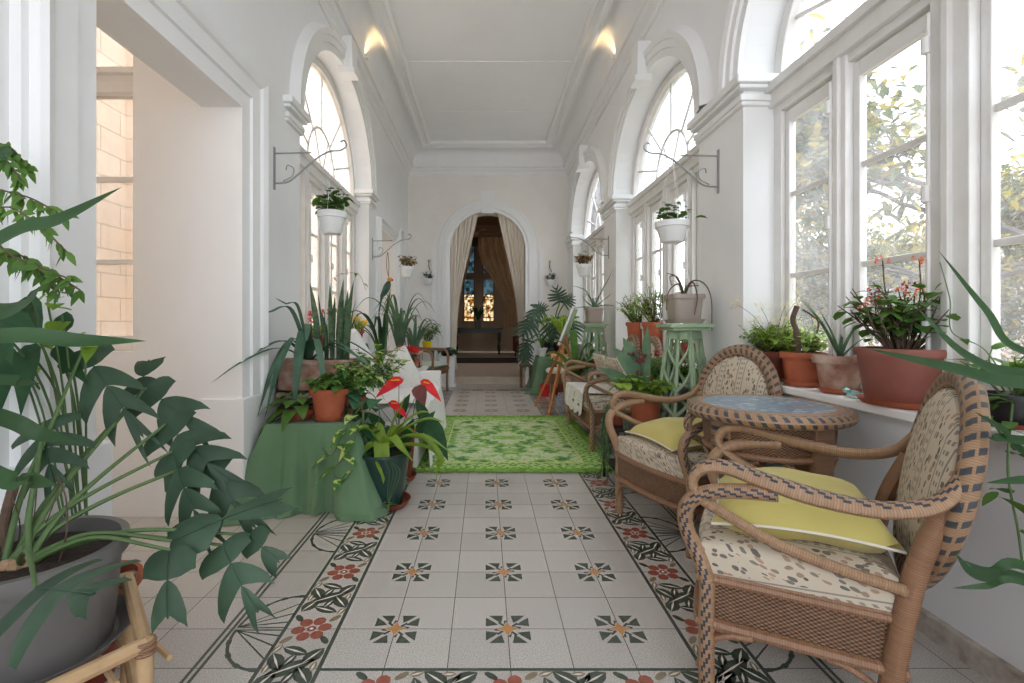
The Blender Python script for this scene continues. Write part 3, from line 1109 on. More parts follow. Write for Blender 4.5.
lime_m = limestone('warm_limestone', (234, 210, 186), (243, 224, 204))
m = MB(); m.box((-4.8, -3, -0.3), (-4.4, 16, 5.4))
m.box((-4.4, 6.0, -0.3), (-4.3, 6.5, 5.4)); m.box((-4.4, 9.0, -0.3), (-4.3, 9.5, 5.4))
m.box((-4.4, -3, 5.2), (-4.25, 16, 5.4))
struct(m, 'wall_courtyard', lime_m)
# ------------------------------------------------------------ cushions, chairs, table
def pillow(mb, c, ux, uy, w, h, th, n=12, sag=0.0, pinch=0.06):
    c, ux, uy = V(c), V(ux).normalized(), V(uy).normalized()
    nz = ux.cross(uy).normalized()
    for sgn in (1, -1):
        rows, uvs = [], []
        for i in range(n + 1):
            y = -1 + 2 * i / n
            row, ur = [], []
            for j in range(n + 1):
                x = -1 + 2 * j / n
                px = x * (1 - pinch * (1 - y * y))
                py = y * (1 - pinch * (1 - x * x))
                b = max(0.0, (1 - x ** 4)) ** 0.5 * max(0.0, (1 - y ** 4)) ** 0.5
                wob = 1 + 0.12 * math.sin(5 * x + 3 * y) * math.cos(4 * y - x)
                row.append(c + ux * (px * w / 2) + uy * (py * h / 2) + nz * (sgn * th / 2 * b * wob) - V((0, 0, sag * (x * x + y * y))))
                ur.append((x * w / 2, y * h / 2))
            rows.append(row); uvs.append(ur)
        mb.grid(rows, uvs, flip=(sgn < 0))


def piping_loop(mb, c, ux, uy, w, h, r, pinch=0.06, sag=0.0):
    c, ux, uy = V(c), V(ux).normalized(), V(uy).normalized()
    pts = []
    for side in range(4):
        for i in range(10):
            t = -1 + 2 * i / 10
            x, y = ((t, -1), (1, t), (-t, 1), (-1, -t))[side]
            px = x * (1 - pinch * (1 - y * y)); py = y * (1 - pinch * (1 - x * x))
            pts.append(c + ux * (px * w / 2) + uy * (py * h / 2) - V((0, 0, sag * (x * x + y * y))))
    mb.tube(pts, r, 6, closed=True)


def outline_seat(W, xf, xr, bow):
    """seat outline going round: rear corner (y>0) -> front -> other rear corner"""
    pts = []
    n = 8
    for i in range(n + 1): pts.append((lerp(xr, xf, i / n), lerp(W - 0.03, W, i / n)))
    for i in range(1, 12):
        t = i / 12
        pts.append((xf + bow * math.sin(PI * t), W * (1 - 2 * t)))
    for i in range(n + 1): pts.append((lerp(xf, xr, i / n), -lerp(W, W - 0.03, i / n)))
    for i in range(1, 8): pts.append((xr, -(W - 0.03) * (1 - 2 * i / 8)))
    return pts


def seat_cushion(mb, out, z0, z1, dome=0.02):
    cx = sum(p[0] for p in out) / len(out)
    cyy = 0.0
    rings = [(0.95, z0), (0.995, z0 + 0.008), (1.0, z0 + 0.02), (1.0, (z0 + z1) / 2), (1.0, z1 - 0.02), (0.985, z1 - 0.006), (0.95, z1 + 0.002), (0.75, z1 + dome * 0.7), (0.4, z1 + dome), (0.02, z1 + dome)]
    rows, uvs = [], []
    for s, z in rings:
        row, ur = [], []
        for x, y in out + [out[0]]:
            p = V((cx + (x - cx) * s, cyy + (y - cyy) * s, z))
            row.append(p); ur.append((p.y + p.z, p.x - p.z))
        rows.append(row); uvs.append(ur)
    mb.grid(rows, uvs)


def oval(c, ub, a, b, n=40, tilt_out=None):
    c, ub = V(c), V(ub)
    # slightly narrower at the bottom
    return [c + V((0, 1, 0)) * (a * math.cos(t) * (1 - 0.06 * (math.sin(t) < 0) * abs(math.sin(t)))) + ub * (b * math.sin(t)) for t in (2 * PI * i / n for i in range(n))]


def wicker_armchair(name, label, W, backs, pillow_mat=None, rake=0.20, light_cane=True, group=None, bow=0.03):
    t = thing(name, label, 'chair' if len(backs) == 1 else 'sofa', group=group)
    xf, xr = 0.235, -0.235
    xo = -0.235
    out = outline_seat(W, xf, xr, bow)
    # legs and arm posts
    for s in (1, -1):
        m = MB()
        post = [(.45, 0, 0), (.45, 0, .12), (.45, 0, .24), (.45, 0, .34), (.478, 0.0, .42), (.505, .01, .49), (.500, .02, .555), (.45, .025, .60), (.37, .03, .622), (.27, .03, .632)]
        pts = cr_path([(xo + x, s * (W + y), z) for x, y, z in post], 5)
        m.tube(pts, [0.022] * len(pts), 12, ref=(0, s, 0))
        m.build('arm_post', cane_bw, t)
        m = MB()
        arm = [(-.125, -.045, .77), (-.10, -.022, .71), (-.05, 0.0, .655), (.05, .02, .63), (.18, .03, .638), (.30, .03, .662), (.40, .02, .682), (.462, .02, .668), (.486, .02, .625), (.462, .02, .582), (.40, .01, .545), (.28, .005, .49), (.14, 0, .455), (.0, -.01, .43)]
        pts = cr_path([(xo + x, s * (W + y), z) for x, y, z in arm], 6)
        nA = len(pts)
        rr = [0.019 + 0.009 * max(0, 1 - abs(i / nA - 0.33) / 0.3) for i in range(nA)]
        m.tube(pts, rr, 12, flat=0.8)
        m.build('arm_rest', cane_bw, t)
        m = MB()
        pts = cr_path([(xo + x, s * (W - y), z) for x, y, z in [(.045, .03, 0), (.03, .03, .15), (.0, .03, .36), (-.035, .035, .52), (-.09, .05, .66)]], 5)
        m.tube(pts, 0.026, 12)
        m.build('leg', cane_dk, t)
    # rails, arched braces
    m = MB()
    for z, r in ((0.215, 0.016), (0.345, 0.013)):
        m.tube([(x, y, z) for x, y in out], r, 8, closed=True)
    for s in (1, -1):
        for pts in ([(xf - .005, s * W, .08), (xf - .01, s * (W - .02), .15), (xf - .03, s * (W - .07), .19), (xf + bow * .6, s * (W - .14), .205)],
                    [(xf, s * W, .08), (xf - .02, s * W, .15), (xf - .07, s * W, .19), (xf - .14, s * W, .205)],
                    [(xr + .03, s * (W - .03), .08), (xr + .05, s * (W - .03), .15), (xr + .10, s * (W - .02), .19), (xr + .16, s * (W - .02), .205)]):
            m.tube(cr_path(pts, 5), 0.010, 8)
    m.build('seat_frame', cane_dk, t)
    m = MB()
    L, rows, uvs = 0, [], []
    prev = None
    for x, y in out + [out[0]]:
        if prev: L += math.hypot(x - prev[0], y - prev[1])
        prev = (x, y)
        rows.append([V((x * .985, y * .985, z)) for z in (.215, .28, .345)])
        uvs.append([(L, z) for z in (.215, .28, .345)])
    m.grid(rows, uvs)
    m.build('wicker_apron', wicker_m, t)
    m = MB()
    seat_cushion(m, out, 0.345, 0.445, 0.02)
    cu = m.build('seat_cushion', floral_m, t)
    m = MB()
    m.tube([(x, y, 0.357) for x, y in out], 0.005, 6, closed=True)
    m.build('piping', cane_dk, cu)
    # backs
    ub = V((-rake, 0, 1)).normalized()
    nb = V((1, 0, rake)).normalized()
    for yb_, a, b in backs:
        c = V((xr - 0.045, yb_, 0.36)) + ub * (b + 0.02)
        m = MB()
        ring = oval(c, ub, a, b)
        m.tube(ring, 0.036, 12, closed=True, ref=nb, flat=0.72)
        rim = m.build('back_rim', cane_sp, t)
        m = MB()
        rows, uvs = [], []
        for s_, h in ((1.0, 0.0), (0.97, 0.022), (0.88, 0.034), (0.6, 0.044), (0.3, 0.048), (0.01, 0.048)):
            o2 = oval(c, ub, (a - 0.030) * s_, (b - 0.030) * s_)
            row = [p + nb * h for p in o2]
            row.append(row[0])
            rows.append(row); uvs.append([(p.y - yb_ + 0.052, (p - c).dot(ub)) for p in row])
        m.grid(rows, uvs)
        m.build('back_cushion', floral_m, t)
        m = MB()
        rows, uvs = [], []
        for s_, h in ((1.0, -0.005), (0.6, -0.02), (0.01, -0.024)):
            row = [p + nb * h for p in oval(c, ub, (a - 0.02) * s_, (b - 0.02) * s_)]
            row.append(row[0]); rows.append(row); uvs.append([(p.y, p.z) for p in row])
        m.grid(rows, uvs)
        m.build('back_weave', wicker_m, t)
    return t


def seat_pillow(name, label, chair, off, rz, w, h, th, tilt, mat, mat2=None, cat='cushion', group=None):
    t = thing(name, label, cat, group=group)
    R = Matrix.Rotation(chair.rotation_euler.z, 3, 'Z')
    t.location = chair.location + R @ V(off)
    t.rotation_euler = (0, tilt, chair.rotation_euler.z + rz)
    m = MB(); pillow(m, (0, 0, 0), (1, 0, 0), (0, 1, 0), w, h, th, sag=0.012)
    m.build('cushion_cover', mat, t)
    m = MB(); piping_loop(m, (0, 0, -0.004), (1, 0, 0), (0, 1, 0), w, h, 0.004, sag=0.012)
    m.build('piping', mat2 or cream_cloth, t)
    return t


ch1 = wicker_armchair('wicker_armchair', 'large wicker armchair in the right foreground, seen from its side, with a yellow-green cushion', 0.29, [(0, 0.265, 0.285)])
ch1.location = (0.985, 1.565, 0); ch1.rotation_euler.z = math.radians(148)
seat_pillow('seat_pillow', 'yellow-green cushion on the foreground wicker armchair', ch1, (0.0, 0.0, 0.525), 0.08, 0.45, 0.47, 0.14, 0.02, yellow_cloth)
ch2 = wicker_armchair('wicker_armchair', 'wicker armchair behind the round table, its oval floral back facing the camera', 0.285, [(0, 0.255, 0.285)])
ch2.location = (1.07, 2.62, 0); ch2.rotation_euler.z = math.radians(199)
seat_pillow('seat_pillow', 'yellow cushion with white edge on the armchair behind the round table', ch2, (0.01, 0.0, 0.515), -0.1, 0.44, 0.44, 0.11, 0.05, yellow_cloth)
st = wicker_armchair('wicker_settee', 'two seat wicker settee with twin oval backs and floral cushions beside the rug', 0.575, [(-0.30, 0.25, 0.29), (0.30, 0.25, 0.29)], bow=0.02)
st.location = (1.12, 4.70, 0); st.rotation_euler.z = math.radians(180)
for s, lb in ((-1, 'floral scatter cushion at the far end of the wicker settee'), (1, 'floral scatter cushion at the near end of the wicker settee')):
    p = seat_pillow('scatter_cushion', lb, st, (-0.12, s * 0.27, 0.625), 0, 0.36, 0.42, 0.13, -1.15, floral_m, cream_cloth)
m = MB()
rows = []
for i in range(15):
    t_ = i / 14
    x = lerp(0.86, 1.32, t_) if i > 4 else lerp(0.848, 0.862, i / 4)
    z = 0.475 if i > 4 else lerp(0.30, 0.475, i / 4)
    rows.append([V((x - 0.012 * math.sin(j * 0.9) * (i < 5), lerp(4.30, 5.16, j / 24), z + 0.006 * math.sin(j * 0.8 + i * 0.6) - (0.05 * abs(math.sin(j * 0.55)) if i == 0 else 0))) for j in range(25)])
m.grid(rows)
o = m.build('seat_throw', plain('white_floral_throw', (0.72, 0.70, 0.66), 0.9, var=0.12, scale=26), None)
tag(o, 'pale throw spread over the seat of the wicker settee', 'throw')

# round table
tb = thing('round_wicker_table', 'round wicker table with blue mosaic top and black braided rim', 'table', (1.195, 2.08, 0))
m = MB()
ringp = [(0.285 * math.cos(2 * PI * i / 60), 0.285 * math.sin(2 * PI * i / 60), 0.722) for i in range(60)]
m.tube(ringp, 0.030, 12, closed=True, ref=(0, 0, 1), flat=0.9)
m.build('table_rim', cane_sp, tb)
m = MB()
m.tube([(0.258 * math.cos(2 * PI * i / 60), 0.258 * math.sin(2 * PI * i / 60), 0.746) for i in range(60)], 0.014, 8, closed=True, ref=(0, 0, 1), flat=0.5)
m.build('cane_edging', cane, tb)
m = MB()
rows, uvs = [], []
for r, z in ((0.265, 0.735), (0.252, 0.7495), (0.15, 0.7495), (0.001, 0.7495)):
    row = [V((r * math.cos(2 * PI * i / 60), r * math.sin(2 * PI * i / 60), z)) for i in range(61)]
    rows.append(row); uvs.append([(p.x, p.y) for p in row])
m.grid(rows, uvs)
m.build('mosaic_top', mosaic_m, tb)
m = MB()
m.lathe([(0.248, 0.70), (0.248, 0.65), (0.244, 0.61), (0.236, 0.57), (0.222, 0.555)], n=48)
m.build('wicker_apron', wicker_m, tb)
m = MB()
m.tube([(0.238 * math.cos(2 * PI * i / 48), 0.238 * math.sin(2 * PI * i / 48), 0.57) for i in range(48)], 0.012, 8, closed=True, ref=(0, 0, 1))
for k in range(4):
    a = math.radians(20 + 90 * k)
    d, e = V((math.cos(a), math.sin(a), 0)), V((-math.sin(a), math.cos(a), 0))
    for s in (1, -1):
        m.tube(cr_path([d * 0.235 + e * 0.03 * s + V((0, 0, .43)), d * 0.225 + e * 0.07 * s + V((0, 0, .51)), d * 0.20 + e * 0.14 * s + V((0, 0, .555))], 5), 0.008, 6)
m.build('cane_brace', cane_dk, tb)
for k in range(4):
    a = math.radians(20 + 90 * k)
    d, e = V((math.cos(a), math.sin(a), 0)), V((-math.sin(a), math.cos(a), 0))
    m = MB()
    rows, uvs = [], []
    for z, ro, w in ((0.0, 0.255, 0.024), (0.25, 0.242, 0.034), (0.50, 0.242, 0.044), (0.69, 0.242, 0.046)):
        c0 = d * ro + V((0, 0, z))
        q = [c0 + e * w + d * .014, c0 - e * w + d * .014, c0 - e * w - d * .02, c0 + e * w - d * .02]
        rows.append(q + [q[0]]); uvs.append([(0.25, z), (0.25, z), (0.6, z), (0.8, z), (1, z)])
    m.grid(rows, uvs)
    m.build('leg', cane_bw if k == 2 else cane_dk, tb, bevel=0.004)

# ------------------------------------------------------------ rug
def rug_mat():
    n = N('green_patterned_rug')
    co = n.coord('Object')
    x, y, _ = n.sep(co)
    ax = n.math('ABSOLUTE', x); ay = n.math('ABSOLUTE', y)
    ac = n.comb(ax, ay, 0)
    dx = n.math('SUBTRACT', 0.75, ax); dy = n.math('SUBTRACT', 1.03, ay)
    ed = n.math('MINIMUM', dx, dy)
    big = n.noise(ac, 7.5, 2, 0.5)
    mid = n.noise(ac, 22, 3, 0.6)
    f = n.math('ADD', n.math('MULTIPLY', big, 0.6), n.math('MULTIPLY', mid, 0.4))
    r = n.math('SQRT', n.math('ADD', n.math('MULTIPLY', n.math('MULTIPLY', x, x), 3.2), n.math('MULTIPLY', y, y)))
    ringf = n.math('MULTIPLY', n.math('SINE', n.math('MULTIPLY', r, 11)), 0.035)
    f2 = n.math('ADD', f, ringf)
    field = n.ramp(f2, [(0.0, srgb(70, 116, 78)), (0.41, srgb(84, 130, 84)), (0.44, srgb(140, 178, 98)), (0.50, srgb(158, 192, 112)), (0.54, srgb(206, 214, 178)), (0.62, srgb(190, 206, 156)), (0.66, srgb(142, 180, 98))], 'LINEAR')
    bn = n.noise(ac, 30, 2)
    bord = n.ramp(bn, [(0.42, srgb(96, 140, 76)), (0.47, srgb(160, 196, 108)), (0.6, srgb(178, 206, 130))])
    inb = n.math('LESS_THAN', ed, 0.20)
    line = n.math('LESS_THAN', n.math('ABSOLUTE', n.math('SUBTRACT', ed, 0.20)), 0.006)
    rim = n.math('LESS_THAN', ed, 0.035)
    col = n.mix(inb, field, bord)
    col = n.mix(line, col, srgb(206, 214, 140) + (1,))
    col = n.mix(rim, col, srgb(120, 170, 60) + (1,))
    n.set(col, 0.95, 0, 0.1)
    n.bump(n.noise(co, 300, 2), 0.5, 0.004)
    return n.m


rg = thing('patterned_rug', 'bright green patterned rug with shaggy fringe on the tiled floor', 'rug', (0.215, 4.63, 0.001))
m = MB()
m.box((-0.735, -1.02, 0), (0.735, 1.02, 0.012))
m.build('rug_pile', rug_mat(), rg, smooth=False)
m = MB()
for i in range(2600):
    q = RND.random() * (4 * 0.75 + 4 * 1.03)
    if q < 1.5: x, y, nx, ny = q - .75, -1.03, 0, -1
    elif q < 3.0: x, y, nx, ny = q - 2.25, 1.03, 0, 1
    elif q < 5.06: x, y, nx, ny = -.75, q - 3 - 1.03, -1, 0
    else: x, y, nx, ny = .75, q - 5.06 - 1.03, 1, 0
    x -= nx * RND.random() * .03; y -= ny * RND.random() * .03
    a = math.atan2(ny, nx) + RND.uniform(-.8, .8)
    L = RND.uniform(.03, .075)
    w = 0.006
    d, e = V((math.cos(a), math.sin(a), 0)), V((-math.sin(a), math.cos(a), 0))
    b = V((x, y, 0.008))
    h = RND.uniform(.004, .02)
    m.add([b - e * w, b + e * w, b + d * L * .5 + e * w + V((0, 0, h)), b + d * L * .5 - e * w + V((0, 0, h)), b + d * L + V((0, 0, -.005))], [(0, 1, 2, 3), (3, 2, 4)])
m.build('fringe', plain('lime_fringe', srgb(112, 156, 56), 0.9, c2=srgb(146, 186, 84), scale=20), rg, smooth=False)['kind'] = 'stuff'

# ------------------------------------------------------------ curtains in the doorway
def drape(name, label, edge_out, edge_in, y0, z0, z1, mat, folds, amp, seed, group=None):
    """edge_*: x as a function of t (0 top ... 1 bottom)"""
    r = random.Random(seed)
    ph = [r.uniform(0, 6) for _ in range(4)]
    m = MB()
    rows = []
    NS, NT = 90, 46
    for i in range(NT + 1):
        t = i / NT
        xo, xi = edge_out(t), edge_in(t)
        row = []
        for j in range(NS + 1):
            s = j / NS
            ztop = z0(s) if callable(z0) else z0
            z = lerp(ztop, z1, t)
            w = s + 0.03 * math.sin(5 * s + ph[0] + t * 1.5)
            y = y0 + amp * math.sin(w * folds * 2 * PI + ph[1]) + 0.4 * amp * math.sin(w * folds * 3.3 * PI + ph[2] + t * 2)
            row.append(V((lerp(xo, xi, s), y, z)))
        rows.append(row)
    m.grid(rows)
    o = m.build(name, mat, None, angle=80)
    md = o.modifiers.new('thick', 'SOLIDIFY'); md.thickness = 0.006
    tag(o, label, 'curtain', group)
    return o


def smooth(a, b, t):
    t = max(0, min(1, (t - a) / (b - a)))
    return t * t * (3 - 2 * t)


def arch_top(side):
    return lambda s: DS + math.sqrt(max(0.0, 0.69 ** 2 - (0.67 * (1 - s) + 0.06 * s) ** 2)) + 0.01


drape('doorway_curtain', 'cream curtain tied back on the left side of the arched doorway',
      lambda t: DC - 0.665, lambda t: lerp(DC - 0.10, DC - 0.56, smooth(-0.25, 0.74, t)) if t < 0.74 else DC - 0.56 - 0.02 * math.sin((t - .74) * 12), 8.98, arch_top(-1), 0.25, curtain_cloth, 6, 0.035, 3)
drape('doorway_curtain', 'cream curtain tied back on the right side of the arched doorway',
      lambda t: DC + 0.665, lambda t: lerp(DC + 0.10, DC + 0.56, smooth(-0.25, 0.74, t)) if t < 0.74 else DC + 0.56 + 0.02 * math.sin((t - .74) * 12), 8.98, arch_top(1), 0.25, curtain_cloth, 6, 0.035, 5)
drape('hall_curtain', 'brown curtain left of the stained glass window in the dark hall',
      lambda t: -1.15, lambda t: lerp(-0.40, -0.85, smooth(0, .8, t)), 14.95, 3.75, 0.4, brown_cloth, 6, 0.05, 8)
drape('hall_curtain', 'brown curtain gathered right of the stained glass window in the dark hall',
      lambda t: 1.05, lambda t: lerp(-0.22, 0.55, smooth(0.1, .8, t)), 14.95, 3.75, 1.0, brown_cloth, 8, 0.05, 9)
m = MB()
m.tube([(-1.4, 14.95, 3.78), (1.3, 14.95, 3.78)], 0.03, 8)
m.build('curtain_rod', hall_dark, None)
tag(bpy.data.objects['curtain_rod'], 'dark curtain rod across the dim hall window', 'curtain rod')

# hall furniture
ct = thing('console_table', 'dark green console table under the stained glass window in the hall', 'table', (-0.23, 15.6, HF))
dg = plain('dark_green_paint', srgb(30, 44, 40), 0.4, var=0.1)
m = MB(); m.box((-0.80, -0.25, 0.80), (0.80, 0.25, 0.84)); m.box((-0.74, -0.21, 0.68), (0.74, 0.21, 0.80)); m.build('table_top', dg, ct, smooth=False, bevel=0.006)
for sx in (-1, 1):
    for sy in (-1, 1):
        m = MB(); m.lathe([(0.0, 0), (.04, 0), (.05, .03), (.03, .06), (.045, .12), (.055, .2), (.05, .3), (.03, .36), (.05, .42), (.055, .52), (.04, .62), (.055, .68)], (sx * .68, sy * .16, 0), 12)
        m.build('leg', dg, ct)
m = MB(); m.box((-1.2, -0.9, 0), (1.6, 0.9, 0.012))
o = m.build('hall_rug', plain('dark_rug', srgb(50, 34, 32), 0.95, var=0.2), None, smooth=False); o.location = (-0.05, 12.9, HF)
tag(o, 'dark red-brown rug on the floor of the dim hall', 'rug')
ac = thing('red_armchair', 'dark red upholstered armchair at the right of the dim hall', 'chair', (1.25, 14.2, HF), math.radians(200))
dr = plain('dark_red_velvet', srgb(96, 22, 26), 0.9, var=0.15)
m = MB(); m.box((-0.3, -0.3, 0.15), (0.32, 0.3, 0.45)); m.build('seat', dr, ac, bevel=0.03)
m = MB(); m.box((-0.38, -0.36, 0.15), (-0.25, 0.36, 0.98)); m.build('backrest', dr, ac, bevel=0.04)
for s in (-1, 1):
    m = MB(); m.box((-0.3, s * .36 - .06, 0.15), (0.32, s * .36 + .06, 0.62)); m.build('arm_rest', dr, ac, bevel=0.04)
    for x in (-.3, .26):
        m = MB(); m.tube([(x, s * .3, 0), (x, s * .3, .16)], 0.025, 8); m.build('leg', dg, ac)
fan = thing('ceiling_fan', 'dark ceiling fan hanging in the dim hall', 'fan', (-0.25, 12.2, 3.35))
m = MB(); m.tube([(0, 0, 0.05), (0, 0, 0.72)], 0.02, 8); m.lathe([(0, -.06), (.10, -.05), (.11, .03), (.05, .08), (0, .08)], n=20); m.build('motor', hall_dark, fan)
for k in range(4):
    a = k * PI / 2 + .4
    m = MB(); R = Matrix.Rotation(a, 3, 'Z')
    vs = [R @ V(p) for p in ((.09, -.03, 0), (.62, -.07, .02), (.62, .07, -.01), (.09, .03, 0))]
    m.add(vs + [v + V((0, 0, .01)) for v in vs], [(0, 1, 2, 3), (7, 6, 5, 4), (0, 4, 5, 1), (1, 5, 6, 2), (2, 6, 7, 3), (3, 7, 4, 0)])
    m.build('blade', hall_dark, fan, smooth=False)

# ------------------------------------------------------------ daybed on the left
sf = thing('slipcovered_daybed', 'white slipcovered daybed along the left wall beside the rug', 'sofa', (-0.92, 4.35, 0))
m = MB()
m.box((-0.42, -0.72, 0.0), (0.42, 0.72, 0.36))
o = m.build('skirted_base', white_cloth, sf, bevel=0.03)
m = MB(); m.box((-0.44, 0.70, 0.0), (0.46, 0.80, 0.60)); m.build('end_panel', white_cloth, sf, bevel=0.012)
m = MB()
out = [(0.45 * math.copysign(abs(math.cos(a)) ** .3, math.cos(a)), 0.70 * math.copysign(abs(math.sin(a)) ** .3, math.sin(a))) for a in (2 * PI * i / 40 for i in range(40))]
seat_cushion(m, out, 0.35, 0.46, 0.03)
m.build('mattress', white_cloth, sf)
m = MB()
rows = []
for i in range(12):
    x, z = ((-.42, .40), (-.40, .70), (-.32, .74), (-.25, .60), (-.2, .52), (0, .50), (.2, .50), (.40, .49), (.47, .44), (.485, .30), (.50, .15), (.51, .03))[i]
    rows.append([V((x + (0.014 * math.sin(j * 1.1) if i > 8 else 0), lerp(-.70, .69, j / 30), z + 0.012 * math.sin(j * 0.7 + i))) for j in range(31)])
m.grid(rows)
m.build('white_cover', white_cloth, sf)


def free_pillow(label, c, ux, uy, w, h, th, mat=None, group=None, name='throw_pillow'):
    t = thing(name, label, 'cushion', c, group=group)
    m = MB(); pillow(m, (0, 0, 0), ux, uy, w, h, th); m.build('cushion_cover', mat or white_cloth, t)
    m = MB(); piping_loop(m, (0, 0, 0), ux, uy, w, h, 0.004); m.build('piping', mat or cream_cloth, t)


free_pillow('white square pillow standing on its corner at the far end of the daybed', P(395, 374, 4.55), (0.90, 0.1, 0.42), (-0.42, -0.25, 0.86), 0.42, 0.42, 0.15, plain('quilted_white', (0.74, 0.72, 0.68), 0.9, var=0.06, scale=30, bump=0.3, bscale=50))
free_pillow('white pillow leaning flat against the wall on the daybed', P(352, 352, 4.1), (0.2, 1, 0.1), (-0.5, 0.1, 0.86), 0.5, 0.4, 0.14)

# rattan armchair at the far left
ra = thing('rattan_armchair', 'small brown rattan armchair with sage seat pad at the far left', 'chair', (-0.93, 7.75, 0), math.radians(-20))
for s in (-1, 1):
    m = MB(); m.tube(cr_path([(.24, s * .27, 0), (.24, s * .27, .3), (.25, s * .28, .55), (.20, s * .28, .66), (.05, s * .28, .68), (-.2, s * .27, .68), (-.28, s * .25, .70)], 5), 0.022, 8); m.build('arm_rest', cane_dk, ra)
    m = MB(); m.tube(cr_path([(-.22, s * .25, 0), (-.24, s * .25, .4), (-.30, s * .25, .85)], 4), 0.02, 8); m.build('leg', cane_dk, ra)
m = MB(); m.tube([(.26, -.26, .38), (.28, 0, .37), (.26, .26, .38), (-.22, .25, .38), (-.22, -.25, .38)], 0.03, 8, closed=True); m.box((-.22, -.25, .3), (.26, .25, .39)); m.build('seat_frame', wicker_m, ra)
m = MB(); pillow(m, (0.02, 0, .44), (1, 0, 0), (0, 1, 0), .5, .5, .12); m.build('seat_pad', sage_cloth, ra)
m = MB(); m.tube(cr_path([(-.28, -.25, .7), (-.31, -.2, .86), (-.32, 0, .9), (-.31, .2, .86), (-.28, .25, .7)], 5), 0.02, 8)
for y in (-.15, -.05, .05, .15): m.tube([(-.23, y, .38), (-.31, y, .87)], 0.01, 6)
m.build('backrest', cane_dk, ra)


# ------------------------------------------------------------ cloth-covered tables
def draped(name, label, x0, x1, y0, y1, h, mat, nf=9, flare=0.06, seed=1, pool=0.05, frm=old_wood):
    r = random.Random(seed)
    root = thing(name, label, 'table', ((x0 + x1) / 2, (y0 + y1) / 2, 0))
    hx, hy = (x1 - x0) / 2, (y1 - y0) / 2
    m = MB()
    for sx in (-1, 1):
        for sy in (-1, 1):
            m.box((sx * (hx - .04) - .02, sy * (hy - .04) - .02, 0), (sx * (hx - .04) + .02, sy * (hy - .04) + .02, h - .03))
    m.box((-hx + .01, -hy + .01, h - .035), (hx - .01, hy - .01, h - .006))
    m.build('table_frame', frm, root, smooth=False)
    # perimeter with rounded corners
    per = []
    NP = 160
    corner = []
    tot = 4 * (hx + hy)
    for i in range(NP):
        q = (i / NP) * tot
        if q < 2 * hx: p, nn = V((-hx + q, -hy, 0)), V((0, -1, 0))
        elif q < 2 * hx + 2 * hy: p, nn = V((hx, -hy + q - 2 * hx, 0)), V((1, 0, 0))
        elif q < 4 * hx + 2 * hy: p, nn = V((hx - (q - 2 * hx - 2 * hy), hy, 0)), V((0, 1, 0))
        else: p, nn = V((-hx, hy - (q - 4 * hx - 2 * hy), 0)), V((-1, 0, 0))
        cd = min((p - V((sx * hx, sy * hy, 0))).length for sx in (-1, 1) for sy in (-1, 1))
        ck = math.exp(-(cd / 0.075) ** 2)
        dg_ = V((p.x / hx, p.y / hy, 0)).normalized()
        per.append((p, (nn * (1 - ck) + dg_ * ck).normalized(), ck, q))
    m = MB()
    rows = []
    for k, t in enumerate((0, .03, .1, .2, .35, .5, .65, .8, .9, .97, 1.0, 1.0)):
        row = []
        for p, nn, ck, q in per:
            fold = math.sin(q * nf * 2.6 + 1.3 * math.sin(q * 5 + seed)) + 0.5 * math.sin(q * nf * 5.3 + seed)
            wide = math.exp(-(cd / 0.17) ** 2)
            off = 0.004 + t * (flare * (0.02 + (0.10 + 0.5 * wide) * max(0, fold * .5 + .5)) + ck * flare * 1.9) - t * 0.085 * (1 - wide) * min(1, cd / 0.2)
            z = h * (1 - t) + (0.004 if t < 1 else 0.006)
            if t >= 0.97:
                off += pool * (0.5 + 0.5 * math.sin(q * 7 + seed)) * (1 if k < 11 else 1.5)
                z = 0.02 + 0.015 * (math.sin(q * 23 + seed) + 1) if k < 11 else 0.004
            z = max(z, 0.003)
            row.append(p + nn * off + V((0, 0, z)))
        rows.append(row)
    m.grid(rows, closed=True)
    top = rows[0]
    m.add(top, [list(range(NP))])
    o = m.build('tablecloth', mat, root, angle=60)
    return root


t1 = draped('cloth_covered_table', 'low table under a green cloth that pools on the floor at the left', -1.27, -0.76, 2.84, 3.14, 0.50, green_cloth, 19, 0.10, 2, 0.05)
t2 = draped('cloth_covered_table', 'small table under a crumpled green cloth at the far right beside the doorway', 0.86, 1.42, 7.75, 8.3, 0.555, green_cloth, 22, 0.09, 5, 0.10)
# ------------------------------------------------------------ plants
SH = {
    'ovate': [(0, .10), (.15, .62), (.38, 1), (.62, .85), (.84, .42), (1, 0)],
    'lance': [(0, .15), (.25, .8), (.5, 1), (.78, .55), (1, 0)],
    'heart': [(-.12, .45), (.03, .95), (.28, 1), (.6, .68), (.85, .25), (1, 0)],
    'round': [(0, .2), (.2, .8), (.5, 1), (.8, .8), (1, .1)],
    'tiny': [(0, .2), (.5, 1), (1, .05)],
}


def leaf(mb, b, d, L, W, shape='ovate', droop=0.35, fold=0.18, up=None):
    b, d = V(b), V(d).normalized()
    up = V(up) if up is not None else V((0, 0, 1))
    side = d.cross(up)
    if side.length < 1e-3: side = V((1, 0, 0))
    side.normalize()
    nn = side.cross(d).normalized()
    rows = []
    for t, w in SH[shape]:
        c = b + d * (L * t) - V((0, 0, 1)) * (droop * L * t * t)
        e = side * (w * W / 2)
        h = nn * (fold * W / 2 * w)
        if shape == 'tiny': rows.append([c - e, c + e])
        else: rows.append([c - e + h, c, c + e + h])
    mb.grid(rows)


